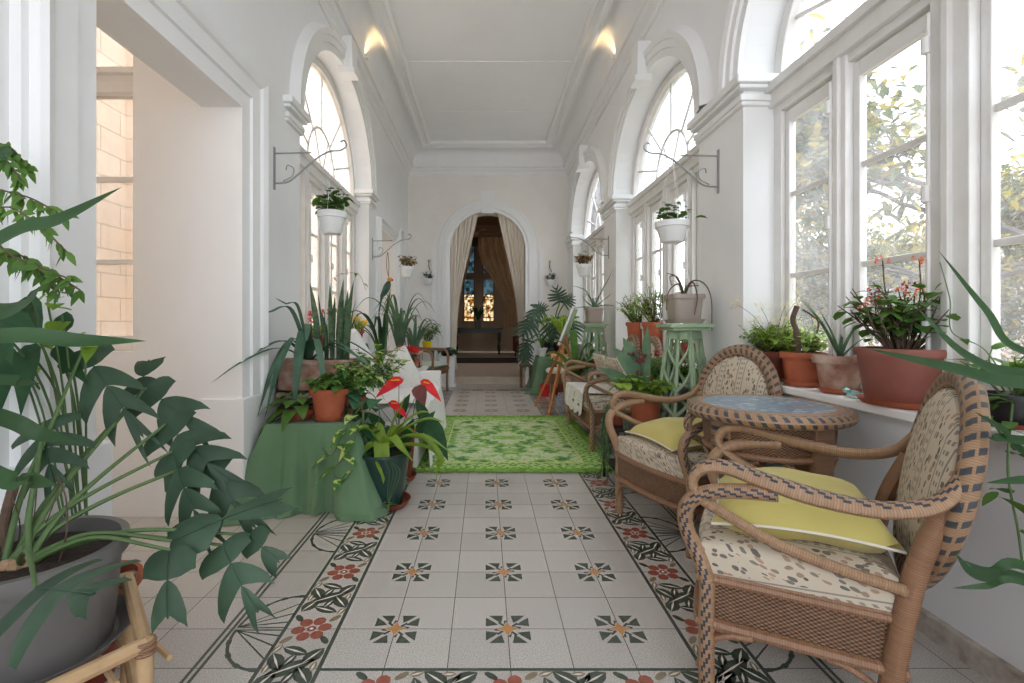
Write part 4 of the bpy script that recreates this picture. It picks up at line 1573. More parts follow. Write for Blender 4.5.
def blade(mb, pts, w, n=6, up=(0, 0, 1), fold=0.3, tipw=0.0, basew=0.6, prof=None):
    """long strap leaf along a path"""
    pts = cr_path(pts, n)
    rows = []
    N_ = len(pts)
    for i, p in enumerate(pts):
        t = i / (N_ - 1)
        d = (pts[min(i + 1, N_ - 1)] - pts[max(i - 1, 0)]).normalized()
        s = d.cross(V(up))
        if s.length < 1e-3: s = V((1, 0, 0))
        s.normalize()
        nn = s.cross(d).normalized()
        if prof == 'taper': ww = w * (1 - t) ** 0.8 + tipw
        else: ww = w * (basew + (1 - basew) * min(1, t / .3)) * (1 if t < .55 else max(tipw, 1 - ((t - .55) / .45) ** 1.7))
        rows.append([p - s * ww / 2 + nn * fold * ww / 2, p - nn * 0.0, p + s * ww / 2 + nn * fold * ww / 2])
    mb.grid(rows)


def arch_blades(mb, c, n, L, w, rise=0.8, spread=1.0, r0=0.02, seed=0, fold=0.35, a0=0.0, a1=2 * PI, droop=1.0, jit=0.25, prof=None):
    r = random.Random(seed)
    for i in range(n):
        a = lerp(a0, a1, (i + r.uniform(-.3, .3)) / n)
        l = L * r.uniform(1 - jit, 1 + jit)
        k = r.uniform(.55, 1.15)
        d = V((math.cos(a), math.sin(a), 0))
        b = V(c) + d * r0
        p1 = b + d * (l * .28 * spread * k) + V((0, 0, l * .45 * rise))
        p2 = b + d * (l * .62 * spread * k) + V((0, 0, l * .62 * rise - .06 * l * droop * k))
        p3 = b + d * (l * .95 * spread * k) + V((0, 0, l * .62 * rise - .42 * l * droop * k))
        blade(mb, [b, p1, p2, p3], w * r.uniform(.8, 1.1), 5, fold=fold, prof=prof)


def swords(mb, c, n, H, w, rad, seed=0, lean=0.16):
    r = random.Random(seed)
    for i in range(n):
        a = r.uniform(0, 2 * PI)
        rr = rad * math.sqrt(r.random())
        h = H * r.uniform(.6, 1.0)
        d = V((math.cos(a), math.sin(a), 0))
        b = V(c) + d * rr
        q = r.uniform(0, PI)
        up = V((math.cos(q), math.sin(q), 0.1))
        p1 = b + V((0, 0, h * .5)) + d * h * lean * .3
        p2 = b + V((0, 0, h)) + d * h * lean
        pts = cr_path([b, p1, p2], 6)
        rows = []
        for k, p in enumerate(pts):
            t = k / (len(pts) - 1)
            s = V((math.cos(q + t * .7), math.sin(q + t * .7), 0)) * (w / 2 * (0.55 + 0.45 * min(1, t * 3)) * (1 if t < .6 else 1 - ((t - .6) / .4) ** 1.6))
            nn = V((-s.y, s.x, 0)) * 0.35
            rows.append([p - s + nn, p, p + s + nn])
        mb.grid(rows)


def bush(ml, ms, c, n, H, R, L, W, shape='ovate', seed=0, per=6, rs=0.003, droop=.4, start=.3, up=0.7):
    """branching stems with leaves along them"""
    r = random.Random(seed)
    tips = []
    for i in range(n):
        a = r.uniform(0, 2 * PI)
        rr = R * math.sqrt(r.uniform(.05, 1))
        h = H * r.uniform(.55, 1.0) * (1 - .3 * (rr / R) ** 2)
        b = V(c) + V((math.cos(a), math.sin(a), 0)) * rr * .15
        tip = V(c) + V((math.cos(a) * rr, math.sin(a) * rr, h))
        mid = b * .5 + tip * .5 + V((r.uniform(-1, 1) * R * .15, r.uniform(-1, 1) * R * .15, h * .12))
        pts = cr_path([b, mid, tip], 4)
        if ms is not None: ms.tube(pts, [rs * (1 - .6 * k / len(pts)) for k in range(len(pts))], 5, cap=False)
        for k in range(per):
            t = lerp(start, 1.0, (k + r.random()) / per)
            p = pts[min(len(pts) - 1, int(t * (len(pts) - 1)))] + V((r.uniform(-1, 1), r.uniform(-1, 1), r.uniform(-1, 1))) * L * .2
            aa = r.uniform(0, 2 * PI)
            d = V((math.cos(aa), math.sin(aa), r.uniform(-.3, up)))
            s = r.uniform(.65, 1.15)
            leaf(ml, p, d, L * s, W * s, shape, droop=droop * r.uniform(.4, 1.3))
        tips.append(tip)
    return tips


def vine(ml, ms, pts, L, W, every=0.05, shape='heart', seed=0, rs=0.003):
    r = random.Random(seed)
    pts = cr_path(pts, 8)
    ms.tube(pts, rs, 5, cap=False)
    acc = 0.0
    for i in range(1, len(pts)):
        acc += (pts[i] - pts[i - 1]).length
        if acc > every:
            acc = 0
            a = r.uniform(0, 2 * PI)
            d = V((math.cos(a), math.sin(a) , r.uniform(-.8, .2)))
            s = r.uniform(.7, 1.2)
            leaf(ml, pts[i] + d * .01, d, L * s, W * s, shape, droop=.4)


def blossoms(mb, tips, n, R, size, seed=0, np_=5):
    """clusters of small petals about each tip"""
    r = random.Random(seed)
    for t in tips:
        for i in range(n):
            p = V(t) + V((r.uniform(-1, 1), r.uniform(-1, 1), r.uniform(-.6, .8))) * R
            ax = V((r.uniform(-1, 1), r.uniform(-1, 1), r.uniform(.1, 1))).normalized()
            e1 = ax.orthogonal().normalized(); e2 = ax.cross(e1)
            for k in range(np_):
                a = 2 * PI * k / np_
                d = e1 * math.cos(a) + e2 * math.sin(a)
                leaf(mb, p, d + ax * .35, size, size * .8, 'tiny', 0)


def heads(t, tips, n, R, size, mat, seed=0, name='flower_head', np_=5):
    for k, tp in enumerate(tips):
        m = MB(); blossoms(m, [tp], n, R, size, seed + k, np_); m.build(name, mat, t, angle=80)


def mon_leaf(mb, base, tip, face, W, lobes=6, cut=0.55, droop=0.12, cup=0.1, seed=0):
    """fenestrated leaf from the petiole joint to the tip; face = the way its upper side looks"""
    r = random.Random(seed)
    b, t_ = V(base), V(tip)
    ax = t_ - b
    L = ax.length
    ax.normalize()
    sd = ax.cross(V(face)).normalized()
    nn = sd.cross(ax).normalized()
    def pt(u, v):
        # u along (0..1), v sideways in units of the half width
        q = b + ax * (L * u) + sd * (v * W / 2)
        return q + nn * (-droop * L * (u - .3) ** 2 * (1 if u > .3 else .5) - cup * W * v * v * .5) - V((0, 0, 1)) * (0.10 * W * abs(v) ** 1.6)
    half = lambda u: max(0.0, 1.0 * math.sqrt(max(0.0, 1 - ((u - .32) / .70) ** 2)) if u > .32 else (0.72 + .28 * math.sin((u + .1) / .42 * PI / 2)))
    for s in (-1, 1):
        us = [-0.02 + 0.98 * (i / lobes) ** 1.05 for i in range(lobes + 1)]
        for i in range(lobes):
            u0, u1 = us[i], us[i + 1]
            du = u1 - u0
            fwd = 0.14 + 0.26 * (i / lobes) if i else -0.10
            um = (u0 + u1) / 2
            hw = half(min(.98, um + fwd * .6)) * r.uniform(.9, 1.05)
            solid = i == 0
            gap0 = cut * r.uniform(.75, 1.1)
            rows = []
            for k in range(7):
                v = k / 6
                sh = fwd * v ** 1.3
                # slit opens beyond the inner part
                g = 0.0 if v < (1 - gap0) else du * 0.26 * ((v - (1 - gap0)) / gap0) ** .6
                a0, a1 = u0 + sh + (0 if i == 0 and False else g * .5), u1 + sh - g * .5
                if k == 6: a0, a1 = (a0 + a1) / 2 - du * .12, (a0 + a1) / 2 + du * .36
                elif k == 5: a0, a1 = lerp(a0, a1, .10), lerp(a0, a1, .98)
                am = (a0 + a1) / 2
                rows.append([pt(a0, s * hw * v), pt(am, s * hw * v) + nn * (.02 * W * (v > 0)), pt(a1, s * hw * v)])
            mb.grid(rows)
    # tip lobe
    rows = []
    for k in range(5):
        u = .93 + .10 * k / 4
        w = .12 * (1 - k / 4)
        rows.append([pt(u, -w), pt(u, 0), pt(u, w)])
    mb.grid(rows)
    # midrib
    mb.tube([pt(u / 6, 0) + nn * .001 for u in range(7)], 0.0022, 4, cap=False)


def pot(root, rt, rb, h, mat, rim=0.03, soil=True, sq=None, saucer=None, lip=0.008, n=32, rot=0.0, z=0.0, smat=None):
    m = MB()
    rr = rt + lip
    m.lathe([(0.0, 0.0), (rb * .96, 0.0), (rb, 0.006), (lerp(rb, rt, (h - rim) / h), h - rim), (rr, h - rim), (rr + .002, h - rim * .5), (rr, h), (rt - .006, h), (rt - .012, h - .03), (rt - .014, h - .05)], (0, 0, z), n, sq, rot=rot)
    p = m.build('pot', mat, root, angle=40)
    if soil:
        m = MB(); m.lathe([(rt - .012, h - .035), (rt * .6, h - .025), (0.001, h - .02)], (0, 0, z), n, sq, rot=rot); m.build('soil', soil_m, root)
    if saucer:
        sr, sh = saucer
        m = MB(); m.lathe([(0, -.004), (sr * .85, -.004), (sr, sh), (sr - .006, sh), (sr * .83, .004), (0, .004)], (0, 0, z), n, sq, rot=rot); m.build('saucer', smat or mat, root, angle=40)
    return p


def potted(name, label, loc, rt, rb, h, mat, group=None, **kw):
    """thing with pot; returns root, leaf mesh, stem mesh and the soil height"""
    t = thing(name, label, 'potted plant', loc, group=group)
    pot(t, rt, rb, h, mat, **kw)
    return t


def fin(t, **parts):
    for k, (mb, mat) in parts.items():
        if mb.f: mb.build(k, mat, t, angle=80)


# --- the monstera in the left foreground -------------------------------------
t = thing('potted_monstera', 'big monstera with slit dark leaves in a grey pot on a cane stand, left foreground', 'potted plant', (-1.12, 1.20, 0.285))
pot(t, 0.190, 0.168, 0.255, grey_pot, rim=0.035, lip=0.012, n=48, saucer=(0.215, 0.03))
W0 = V(t.location)
ms = MB()
leaves = [
    # joint px,py,z, tip px,py,z, width, face, fingers a side
    ((83, 350, 1.50), (137, 430, 1.42), 0.17, (0.4, -1, 0.5), 4),
    ((141, 392, 1.60), (146, 358, 1.66), 0.15, (0.1, -1, 0.1), 2),
    ((146, 388, 1.56), (200, 428, 1.50), 0.17, (0.1, -1, 0.6), 3),
    ((166, 424, 1.50), (222, 478, 1.42), 0.22, (0.0, -1, 0.6), 4),
    ((172, 452, 1.44), (198, 535, 1.32), 0.18, (-0.2, -1, 0.3), 4),
    ((204, 460, 1.48), (250, 525, 1.40), 0.17, (0.1, -1, 0.5), 3),
    ((172, 541, 1.26), (277, 494, 1.36), 0.12, (0.3, -0.8, 0.9), 2),
    ((170, 550, 1.22), (164, 618, 1.15), 0.13, (0.2, -1, 0.2), 2),
    ((222, 545, 1.32), (252, 612, 1.24), 0.17, (0.1, -1, 0.2), 3),
    ((250, 535, 1.36), (276, 562, 1.32), 0.10, (0.1, -1, 0.3), 2),
    ((36, 588, 0.95), (92, 592, 0.86), 0.24, (0.1, -0.5, 1), 3),
    ((44, 422, 1.35), (48, 480, 1.26), 0.21, (0.1, -1, 0.4), 4),
]
for i, (a, b, w, fc, nl_) in enumerate(leaves):
    m = MB()
    A, B = P(*a) - W0, P(*b) - W0
    mon_leaf(m, A, B, fc, w, lobes=nl_, cut=.62, seed=i, droop=.28 if i != 10 else .05, cup=.16)
    m.build('leaf', L_mon, t, angle=80)
    b0 = P(4 + (i * 7) % 26, 566, 1.16) - W0
    mid = b0.lerp(A, .5) + (V((.0, 0, .035)) if i < 6 else V((0, 0, .05)))
    pp = cr_path([b0, b0.lerp(A, .22) + V((-.01, 0, .03)), mid, A], 6)
    ms.tube(pp, [0.0085 * (1 - .55 * q / len(pp)) for q in range(len(pp))], 8)
tr = MB(); tr.tube(cr_path([(-.03, 0, .2), (-.06, .0, .30), (-.05, .02, .42)], 5), 0.011, 8); tr.build('stem', stem_brown, t)
fin(t, petiole=(ms, stem_green))
m = MB()
for a in range(5): m.tube(cr_path([(-.06, .03, .22), (-.1 + .03 * a, .02, .30), (-.16 + .06 * a, 0, .34 + .02 * a)], 5), 0.0015, 5)
m.tube(cr_path([(.09, -.02, .22), (.11, -.02, .30), (.10, -.01, .38), (.07, 0, .43)], 6), 0.002, 5)
m.build('aerial_root', stem_brown, t)
for k in range(5):
    m = MB(); m.lathe([(0, -.02), (.016, -.012), (.02, 0), (.014, .012), (0, .016)], (RND.uniform(-.05, .08), RND.uniform(-.12, -.02), .235), 7)
    m.build('pebble', MATS.get('pale_pebble') or plain('pale_pebble', srgb(170, 140, 110), 0.8, var=0.3, scale=30), t)

# cane stand
sd_ = thing('bamboo_plant_stand', 'low bamboo plant stand under the grey monstera pot, left foreground', 'stand', (-1.06, 1.13, 0))
for x, y in ((.26, .02), (.06, -.28), (-.33, .0), (.0, .32)):
    m = MB(); m.tube([(x, y, 0), (x, y, .17), (x, y, .345)], [0.019, 0.017, 0.019], 12); m.build('leg', bamboo, sd_)
    m = MB()
    for q in (-.012, 0, .012): m.tube([(x + .021 * math.cos(a), y + .021 * math.sin(a), .33 + q) for a in (2 * PI * i / 12 for i in range(12))], 0.0045, 6, closed=True)
    m.build('cane_binding', cane_dk, sd_)
m = MB()
cs = [(.26, .02), (.06, -.28), (-.33, .0), (.0, .32)]
for k in range(4):
    a, b = cs[k], cs[(k + 1) % 4]
    m.tube([(a[0], a[1], .335), (b[0], b[1], .335)], 0.017, 10)
    m3 = MB(); m3.tube([(a[0], a[1], .10), (b[0], b[1], .10)], 0.012, 8); m3.build('stretcher', bamboo, sd_)
m.build('top_rail', bamboo, sd_)
m = MB()
for k in range(9): m.tube([(lerp(-.28, -.02, k / 8), lerp(.02, .30, k / 8), .262), (lerp(.02, .28, k / 8), lerp(-.28, .08, k / 8), .262)], 0.008, 6)
m.build('slat_shelf', bamboo, sd_)

# --- blades and branches reaching in from plants beyond the frame -------------
t = thing('potted_yucca', 'yucca whose long pointed blades reach in at the left edge', 'potted plant', (-0.98, 0.72, 0))
pot(t, 0.16, 0.12, 0.30, terra_dark, saucer=(0.16, 0.03))
m = MB(); O = V(t.location)
crown = V((-1.02, 0.74, 1.02)) - O
for pts, w in (([P(-60, 262, .85), P(0, 240, .85), P(60, 220, .86), P(122, 187, .88)], .030), ([P(-60, 330, .8), P(0, 337, .8), P(80, 341, .84), P(147, 341, .9)], .028),
               ([P(-60, 300, .9), P(0, 312, .9), P(30, 300, 1.0), P(38, 330, 1.05)], .06), ([P(-60, 395, .9), P(0, 417, .92), P(40, 434, .95), P(80, 441, 1.0)], .030),
               ([P(-60, 455, .8), P(-10, 472, .8), P(30, 480, .85), P(56, 486, .88)], .03), ([P(-50, 372, .9), P(0, 380, .9), P(20, 382, .92), P(40, 384, .95)], .022),
               ([P(-40, 180, .95), P(-10, 163, .95), P(5, 158, .95), P(16, 150, .95)], .02)):
    blade(m, [crown + V((0, 0, .0))] + [p - O for p in pts[1:]], w, 8, up=(0.1, -1, .5), fold=.25)
for k in range(9):
    a = PI * .6 + k * .35
    blade(m, [crown, crown + V((math.cos(a) * .2, math.sin(a) * .15, .15)), crown + V((math.cos(a) * .45, math.sin(a) * .35, .12))], .03, 6)
ms = MB(); ms.tube(cr_path([(0, 0, .26), (.02, 0, .6), crown], 6), [.028] * 13, 10)
fin(t, blade_leaves=(m, L_agave), trunk=(ms, stem_brown))

t = thing('potted_ficus', 'weeping fig with fine drooping twigs at the left edge', 'potted plant', (-1.18, 0.98, 0))
pot(t, 0.14, 0.11, 0.26, terra, saucer=(0.15, 0.03))
O = V(t.location); ml, ms = MB(), MB()
ms.tube(cr_path([(0, 0, .22), (.02, -.02, .7), (-.03, 0, 1.15), (-.05, .02, 1.5)], 6), [.014 * (1 - .02 * i) for i in range(19)], 8)
r = random.Random(4)
for a, b, c in (((-30, 290), (20, 310), (72, 375 - 50)), ((-30, 250), (20, 245), (62, 260)), ((-20, 300), (30, 315), (60, 338)), ((-30, 200), (0, 205), (22, 225)), ((0, 300), (40, 316), (80, 335)), ((-30, 205), (5, 195), (28, 212)), ((-10, 262), (30, 268), (66, 296))):
    z = r.uniform(1.15, 1.3)
    # twigs hang in arcs
    pts = cr_path([V((-.03, 0, 1.0 + r.random() * .3)), P(a[0], a[1] - 50, z) - O, P(b[0], b[1] - 50, z) - O, P(c[0], c[1] - 45, z) - O], 8)
    ms.tube(pts, 0.0022, 5)
    for i in range(8, len(pts)):
        for q in range(2):
            p = pts[i]
            d = V((r.uniform(-.6, .8), r.uniform(-.5, .3), r.uniform(-1.2, .1)))
            leaf(ml, p, d, r.uniform(.030, .045), .017, 'lance', .2, up=(r.uniform(-1, 1), -1, r.uniform(0, 1)))
fin(t, foliage=(ml, L_mid), stems=(ms, stem_brown))

t = thing('potted_philodendron', 'philodendron with large glossy leaves behind the yucca at the left edge', 'potted plant', (-1.30, 1.62, 0))
pot(t, 0.13, 0.10, 0.24, terra)
O = V(t.location); ml, ms = MB(), MB()
for a, b, w in (((20, 305, 1.3), (38, 330, 1.25), .14), ((-5, 320, 1.3), (10, 345, 1.2), .12), ((62, 330, 1.5), (66, 308, 1.55), .10), ((30, 350, 1.4), (22, 395, 1.3), .10), ((8, 355, 1.4), (0, 400, 1.35), .1), ((58, 350, 1.5), (85, 372, 1.45), .08)):
    A, B = P(*a) - O, P(*b) - O
    ms.tube(cr_path([(0, 0, .2), V((0, 0, .5)).lerp(A, .5) + V((0, 0, .05)), A], 7), .0035, 6)
    leaf(ml, A, B - A, (B - A).length * 1.15, w * .62, 'heart', .2, up=(0.2, -1, .6))
fin(t, foliage=(ml, L_dark), stems=(ms, stem_green))
t = thing('potted_pothos', 'small bright pothos with yellow-green leaves in front of the grey casing at the left edge', 'potted plant', (-1.22, 1.50, 0.0))
pot(t, 0.09, 0.07, 0.16, terra_dark)
O = V(t.location); ml, ms = MB(), MB()
for (a, b) in (((40, 335), (35, 345)), ((62, 315), (74, 340)), ((20, 360), (10, 368)), ((48, 305), (52, 300)), ((85, 340), (92, 352)), ((5, 340), (-5, 350))):
    A = P(a[0], a[1], 1.45) - O
    ms.tube(cr_path([(0, 0, .13), V((0, 0, .45)).lerp(A, .6), A], 6), .003, 5)
    for q in range(3): leaf(ml, A + V((RND.uniform(-.03, .03), 0, RND.uniform(-.03, .03))), (RND.uniform(-1, 1), -.4, RND.uniform(-.8, .3)), .05, .045, 'heart', .2)
fin(t, foliage=(ml, L_lime), stems=(ms, stem_green))

# right edge
t = thing('potted_yucca', 'yucca whose dark green blades reach in at the right edge beside the foreground armchair', 'potted plant', (1.46, 1.02, 0))
pot(t, 0.09, 0.07, 0.22, terra_dark)
O = V(t.location); m = MB()
crown = V((1.44, 1.0, 0.98)) - O
for pts, w in (([P(1080, 375, 1.1), P(1024, 352, 1.12), P(985, 310, 1.15), P(938, 250, 1.2)], .022), ([P(1080, 395, 1.0), P(1024, 383, 1.0), P(950, 368, 1.05), P(865, 348, 1.15)], .030),
               ([P(1080, 400, 1.1), P(1024, 374, 1.1), P(965, 355, 1.15), P(915, 306, 1.2)], .026), ([P(1100, 440, 1.1), P(1050, 436, 1.1), P(1000, 438, 1.1), P(985, 437, 1.12)], .022),
               ([P(1100, 470, 1.1), P(1060, 476, 1.1), P(1020, 480, 1.1), P(985, 483, 1.1)], .02),
               ([P(1080, 520, 1.1), P(1040, 450, 1.1), P(1000, 428, 1.1), P(975, 412, 1.1)], .02)):
    blade(m, [crown] + [p - O for p in pts[1:]], w, 8, up=(-.1, -1, .6), fold=.25)
c2 = V((1.43, 1.06, 0.42)) - O
for pts, w in (([P(1090, 600, 1.1), P(1024, 580, 1.1), P(975, 574, 1.12), P(955, 553, 1.15)], .028), ([P(1090, 560, 1.1), P(1024, 566, 1.1), P(990, 572, 1.12), P(962, 560, 1.15)], .022), ([P(1090, 590, 1.0), P(1024, 582, 1.05), P(985, 586, 1.08), P(952, 588, 1.1)], .014)):
    blade(m, [c2] + [p - O for p in pts[1:]], w, 8, up=(-.1, -1, .6), fold=.25)
ms = MB(); ms.tube(cr_path([(0, 0, .2), c2, crown], 6), .022, 10)
fin(t, blade_leaves=(m, L_agave), trunk=(ms, stem_brown))
t = thing('potted_pothos', 'trailing pothos on the window sill behind the foreground armchair at the right edge', 'potted plant', (1.64, 1.52, 0.772))
pot(t, 0.075, 0.055, 0.10, black_m, saucer=(.09, .015), smat=terra_dark)
O = V(t.location); ml, ms = MB(), MB()
vine(ml, ms, [V((0, 0, .09)), P(1012, 410, 1.42) - O, P(1008, 470, 1.35) - O, P(1018, 530, 1.33) - O, P(1022, 560, 1.32) - O], .06, .045, .09, seed=3)
vine(ml, ms, [V((0, 0, .09)), P(985, 400, 1.45) - O, P(995, 425, 1.40) - O, P(1015, 450, 1.38) - O], .05, .04, .04, seed=4)
leaf(ml, P(1000, 497, 1.33) - O, (.9, 0, -.35), .09, .06, 'ovate', .3)
leaf(ml, P(998, 492, 1.33) - O, (-.9, 0, -.5), .05, .03, 'ovate', .3)
bush(ml, ms, (0, 0, .08), 14, .2, .16, .07, .05, 'heart', 5, 3)
vine(ml, ms, [V((0, 0, .1)), P(985, 350, 1.6) - O, P(952, 332, 1.7) - O, P(950, 300, 1.72) - O, P(940, 262, 1.74) - O], .035, .03, .10, seed=7, rs=.0018)
fin(t, foliage=(ml, L_mid), stems=(ms, stem_green))

# --- window sill pots, right --------------------------------------------------
SZ = 0.776
t = potted('potted_kalanchoe', 'kalanchoe with coral flowers in the largest plum-brown ribbed pot on the right window sill', (1.625, 1.90, SZ + .004), .150, .118, .215, terra_plum, saucer=(.150, .018), smat=terra, n=48, lip=.004)
ml, ms, mf = MB(), MB(), MB()
tips = bush(ml, ms, (0, 0, .19), 46, .31, .23, .058, .046, 'round', 11, 7, .004, start=.35)
for k in range(11):
    tp = V((RND.uniform(-.2, .18), RND.uniform(-.1, .1), RND.uniform(.34, .56)))
    ms.tube(cr_path([(tp.x * .3, tp.y * .3, .2), (tp.x * .8, tp.y, tp.z * .75), tp], 4), .0025, 5)
    heads(t, [tp], 10, .022, .010, P_coral if k % 3 else P_dred, k)
fin(t, foliage=(ml, L_mid), stems=(ms, stem_brown))
t = potted('potted_aloe', 'aloe with upright grey blades in a limescaled clay pot next to the largest sill pot', (1.625, 2.24, SZ + .004), .100, .072, .165, terra_old, saucer=(.086, .018), smat=terra, rim=.035)
m = MB()
for a, l, ln in ((2.2, .34, .28), (2.6, .30, .18), (.4, .27, .2), (3.0, .25, .1), (5.2, .15, .25), (1.2, .16, .2)):
    d = V((math.cos(a), math.sin(a) * .4, 0))
    blade(m, [(0, 0, .14), d * ln * .4 + V((0, 0, .14 + l * .5)), d * ln + V((0, 0, .14 + l))], .026, 5, fold=.8, prof='taper')
fin(t, blade_leaves=(m, L_grey))
t = potted('potted_pelargonium', 'cut-back woody pelargonium with green shoots in an orange clay pot, third along the sill', (1.625, 2.50, SZ + .004), .095, .078, .165, terra, saucer=(.095, .02), rim=.03)
ml, ms = MB(), MB()
ms.tube(cr_path([(-.03, 0, .14), (-.03, 0, .26), (-.045, .01, .33), (-.03, 0, .40)], 5), [.018] * 6 + [.013] * 10, 8)
ms.tube(cr_path([(.04, 0, .14), (.07, 0, .22), (.09, .02, .24)], 5), .014, 8)
ms.tube(cr_path([(.02, 0, .14), (.08, 0, .30), (.05, .0, .35), (-.0, 0, .38)], 5), .005, 6)
bush(ml, ms, (0.02, 0, .14), 30, .18, .16, .035, .03, 'round', 21, 6, .002)
fin(t, foliage=(ml, L_jade), stems=(ms, stem_brown))
t = potted('potted_fern', 'feathery pale green fern in the dark brown pot farthest along the sill', (1.62, 2.73, SZ + .004), .085, .07, .155, terra_dark, saucer=(.09, .018))
ml, ms, mf = MB(), MB(), MB()
bush(ml, ms, (0, 0, .13), 90, .24, .20, .030, .016, 'tiny', 31, 22, .0012, start=.2)
for k in range(9):
    tp = V((RND.uniform(-.26, .05), RND.uniform(-.15, .1), RND.uniform(.30, .44)))
    ms.tube(cr_path([(0, 0, .14), (tp.x * .5, tp.y * .5, tp.z * .8), tp], 4), .0012, 4)
    heads(t, [tp], 26, .034, .008, P_white, 50 + k, 'dried_flower_spray', 4)
fin(t, foliage=(ml, L_lime), stems=(ms, stem_brown))
t = thing('glass_frog', 'small pale turquoise ornament beside the largest sill pot', 'ornament', (1.575, 2.09, SZ))
m = MB(); m.lathe([(0, 0), (.022, .004), (.028, .014), (.02, .026), (0, .03)], n=12); m.lathe([(0, .0), (.014, .004), (.016, .014), (0, .024)], (-.03, 0, .018), 10)
for s in (-1, 1): m.tube(cr_path([(0, s * .02, .01), (.02, s * .035, .02), (.03, s * .03, .002)], 4), .005, 6)
m.build('frog_body', plain('turquoise_glass', srgb(160, 205, 200), 0.15, var=.05), t)

# jade plants on the sill of the second arch
for (x, y, lb, sd__, rt) in ((1.62, 4.66, 'jade plant in the nearer clay pot on the sill behind the settee', 41, .115), (1.62, 5.22, 'jade plant in the farther clay pot on the sill behind the settee', 42, .105)):
    t = potted('potted_jade', lb, (x, y, SZ), rt, rt * .72, .33, terra, rim=.04)
    ml, ms = MB(), MB()
    bush(ml, ms, (0, 0, .30), 46, .44 if sd__ == 41 else .36, .24, .036, .028, 'round', sd__, 15, .004, start=.2)
    fin(t, foliage=(ml, L_jade), stems=(ms, stem_brown))
t = potted('potted_herb', 'leafy plant in a small clay pot low on the sill between settee and pedestal', (1.62, 3.95, SZ), .09, .07, .16, terra_dark)
ml, ms = MB(), MB(); bush(ml, ms, (0, 0, .14), 22, .22, .16, .04, .03, 'ovate', 47, 7, .002); fin(t, foliage=(ml, L_lime), stems=(ms, stem_green))
t = potted('potted_herb', 'leafy plant in a small clay pot at the far window on the right', (1.62, 6.75, SZ), .09, .07, .16, terra)
ml, ms = MB(), MB(); bush(ml, ms, (0, 0, .14), 26, .34, .2, .05, .035, 'ovate', 48, 8, .002); fin(t, foliage=(ml, L_jade), stems=(ms, stem_green))

# --- green pedestals with grey square pots --------------------------------------
def pedestal(label, x, y, rz):
    t = thing('plant_pedestal', label, 'plant stand', (x, y, 0), rz)
    m = MB(); m.box((-.138, -.138, 1.065), (.138, .138, 1.09)); m.box((-.118, -.118, 1.045), (.118, .118, 1.065)); m.build('pedestal_top', mint, t, smooth=False, bevel=.004)
    m = MB(); m.box((-.10, -.10, .30), (.10, .10, .318)); m.build('lower_shelf', mint, t, smooth=False)
    for k in range(4):
        m = MB()
        R = Matrix.Rotation(k * PI / 2 + PI / 4 - rz, 3, 'Z')
        def pr(poly, th=.008):
            pl = [(p[0] * .72, p[1]) for p in poly]
            vs = [R @ V((x, -.074 - (1.05 - z) * .11 - th, z)) for x, z in pl] + [R @ V((x, -.074 - (1.05 - z) * .11 + th, z)) for x, z in pl]
            n = len(poly)
            m.add(vs, [list(range(n)), [n + i for i in range(n)][::-1]] + [[i, n + i, n + (i + 1) % n, (i + 1) % n] for i in range(n)])
        # outer stiles curve outwards to the feet, pierced with slanted leaf shapes
        for s in (-1, 1):
            zz = [0, .15, .3, .45, .6, .75, .9, 1.05]
            xo_ = [.265, .240, .218, .198, .174, .146, .122, .105]
            for i in range(7):
                z0, z1 = zz[i], zz[i + 1]
                a, b = xo_[i], xo_[i + 1]
                pr([(s * a, z0), (s * b, z1), (s * (b - .022), z1), (s * (a - .022), z0)] if s > 0 else [(s * (a - .022), z0), (s * (b - .022), z1), (s * b, z1), (s * a, z0)])
            # curved ribs sweeping from the centre stile up to the outer stile
            for z0 in (.36, .52, .68, .84):
                q_ = .105 + (1.05 - z0 - .1) * .17
                rib = [(.012, z0 - .03), (.33 * q_, z0), (.62 * q_, z0 + .045), (.83 * q_, z0 + .10), (.93 * q_, z0 + .16)]
                for q in range(4):
                    (xa, za), (xb, zb_) = rib[q], rib[q + 1]
                    poly = [(s * xa, za), (s * xb, zb_), (s * xb, zb_ + .028), (s * xa, za + .028)]
                    pr(poly if s > 0 else poly[::-1])
        pr([(-.014, .30), (.014, .30), (.012, 1.05), (-.012, 1.05)])
        pr([(-.10, .99), (.10, .99), (.112, 1.05), (-.112, 1.05)])
        m.build('pierced_side', mint, t, smooth=False)
    return t


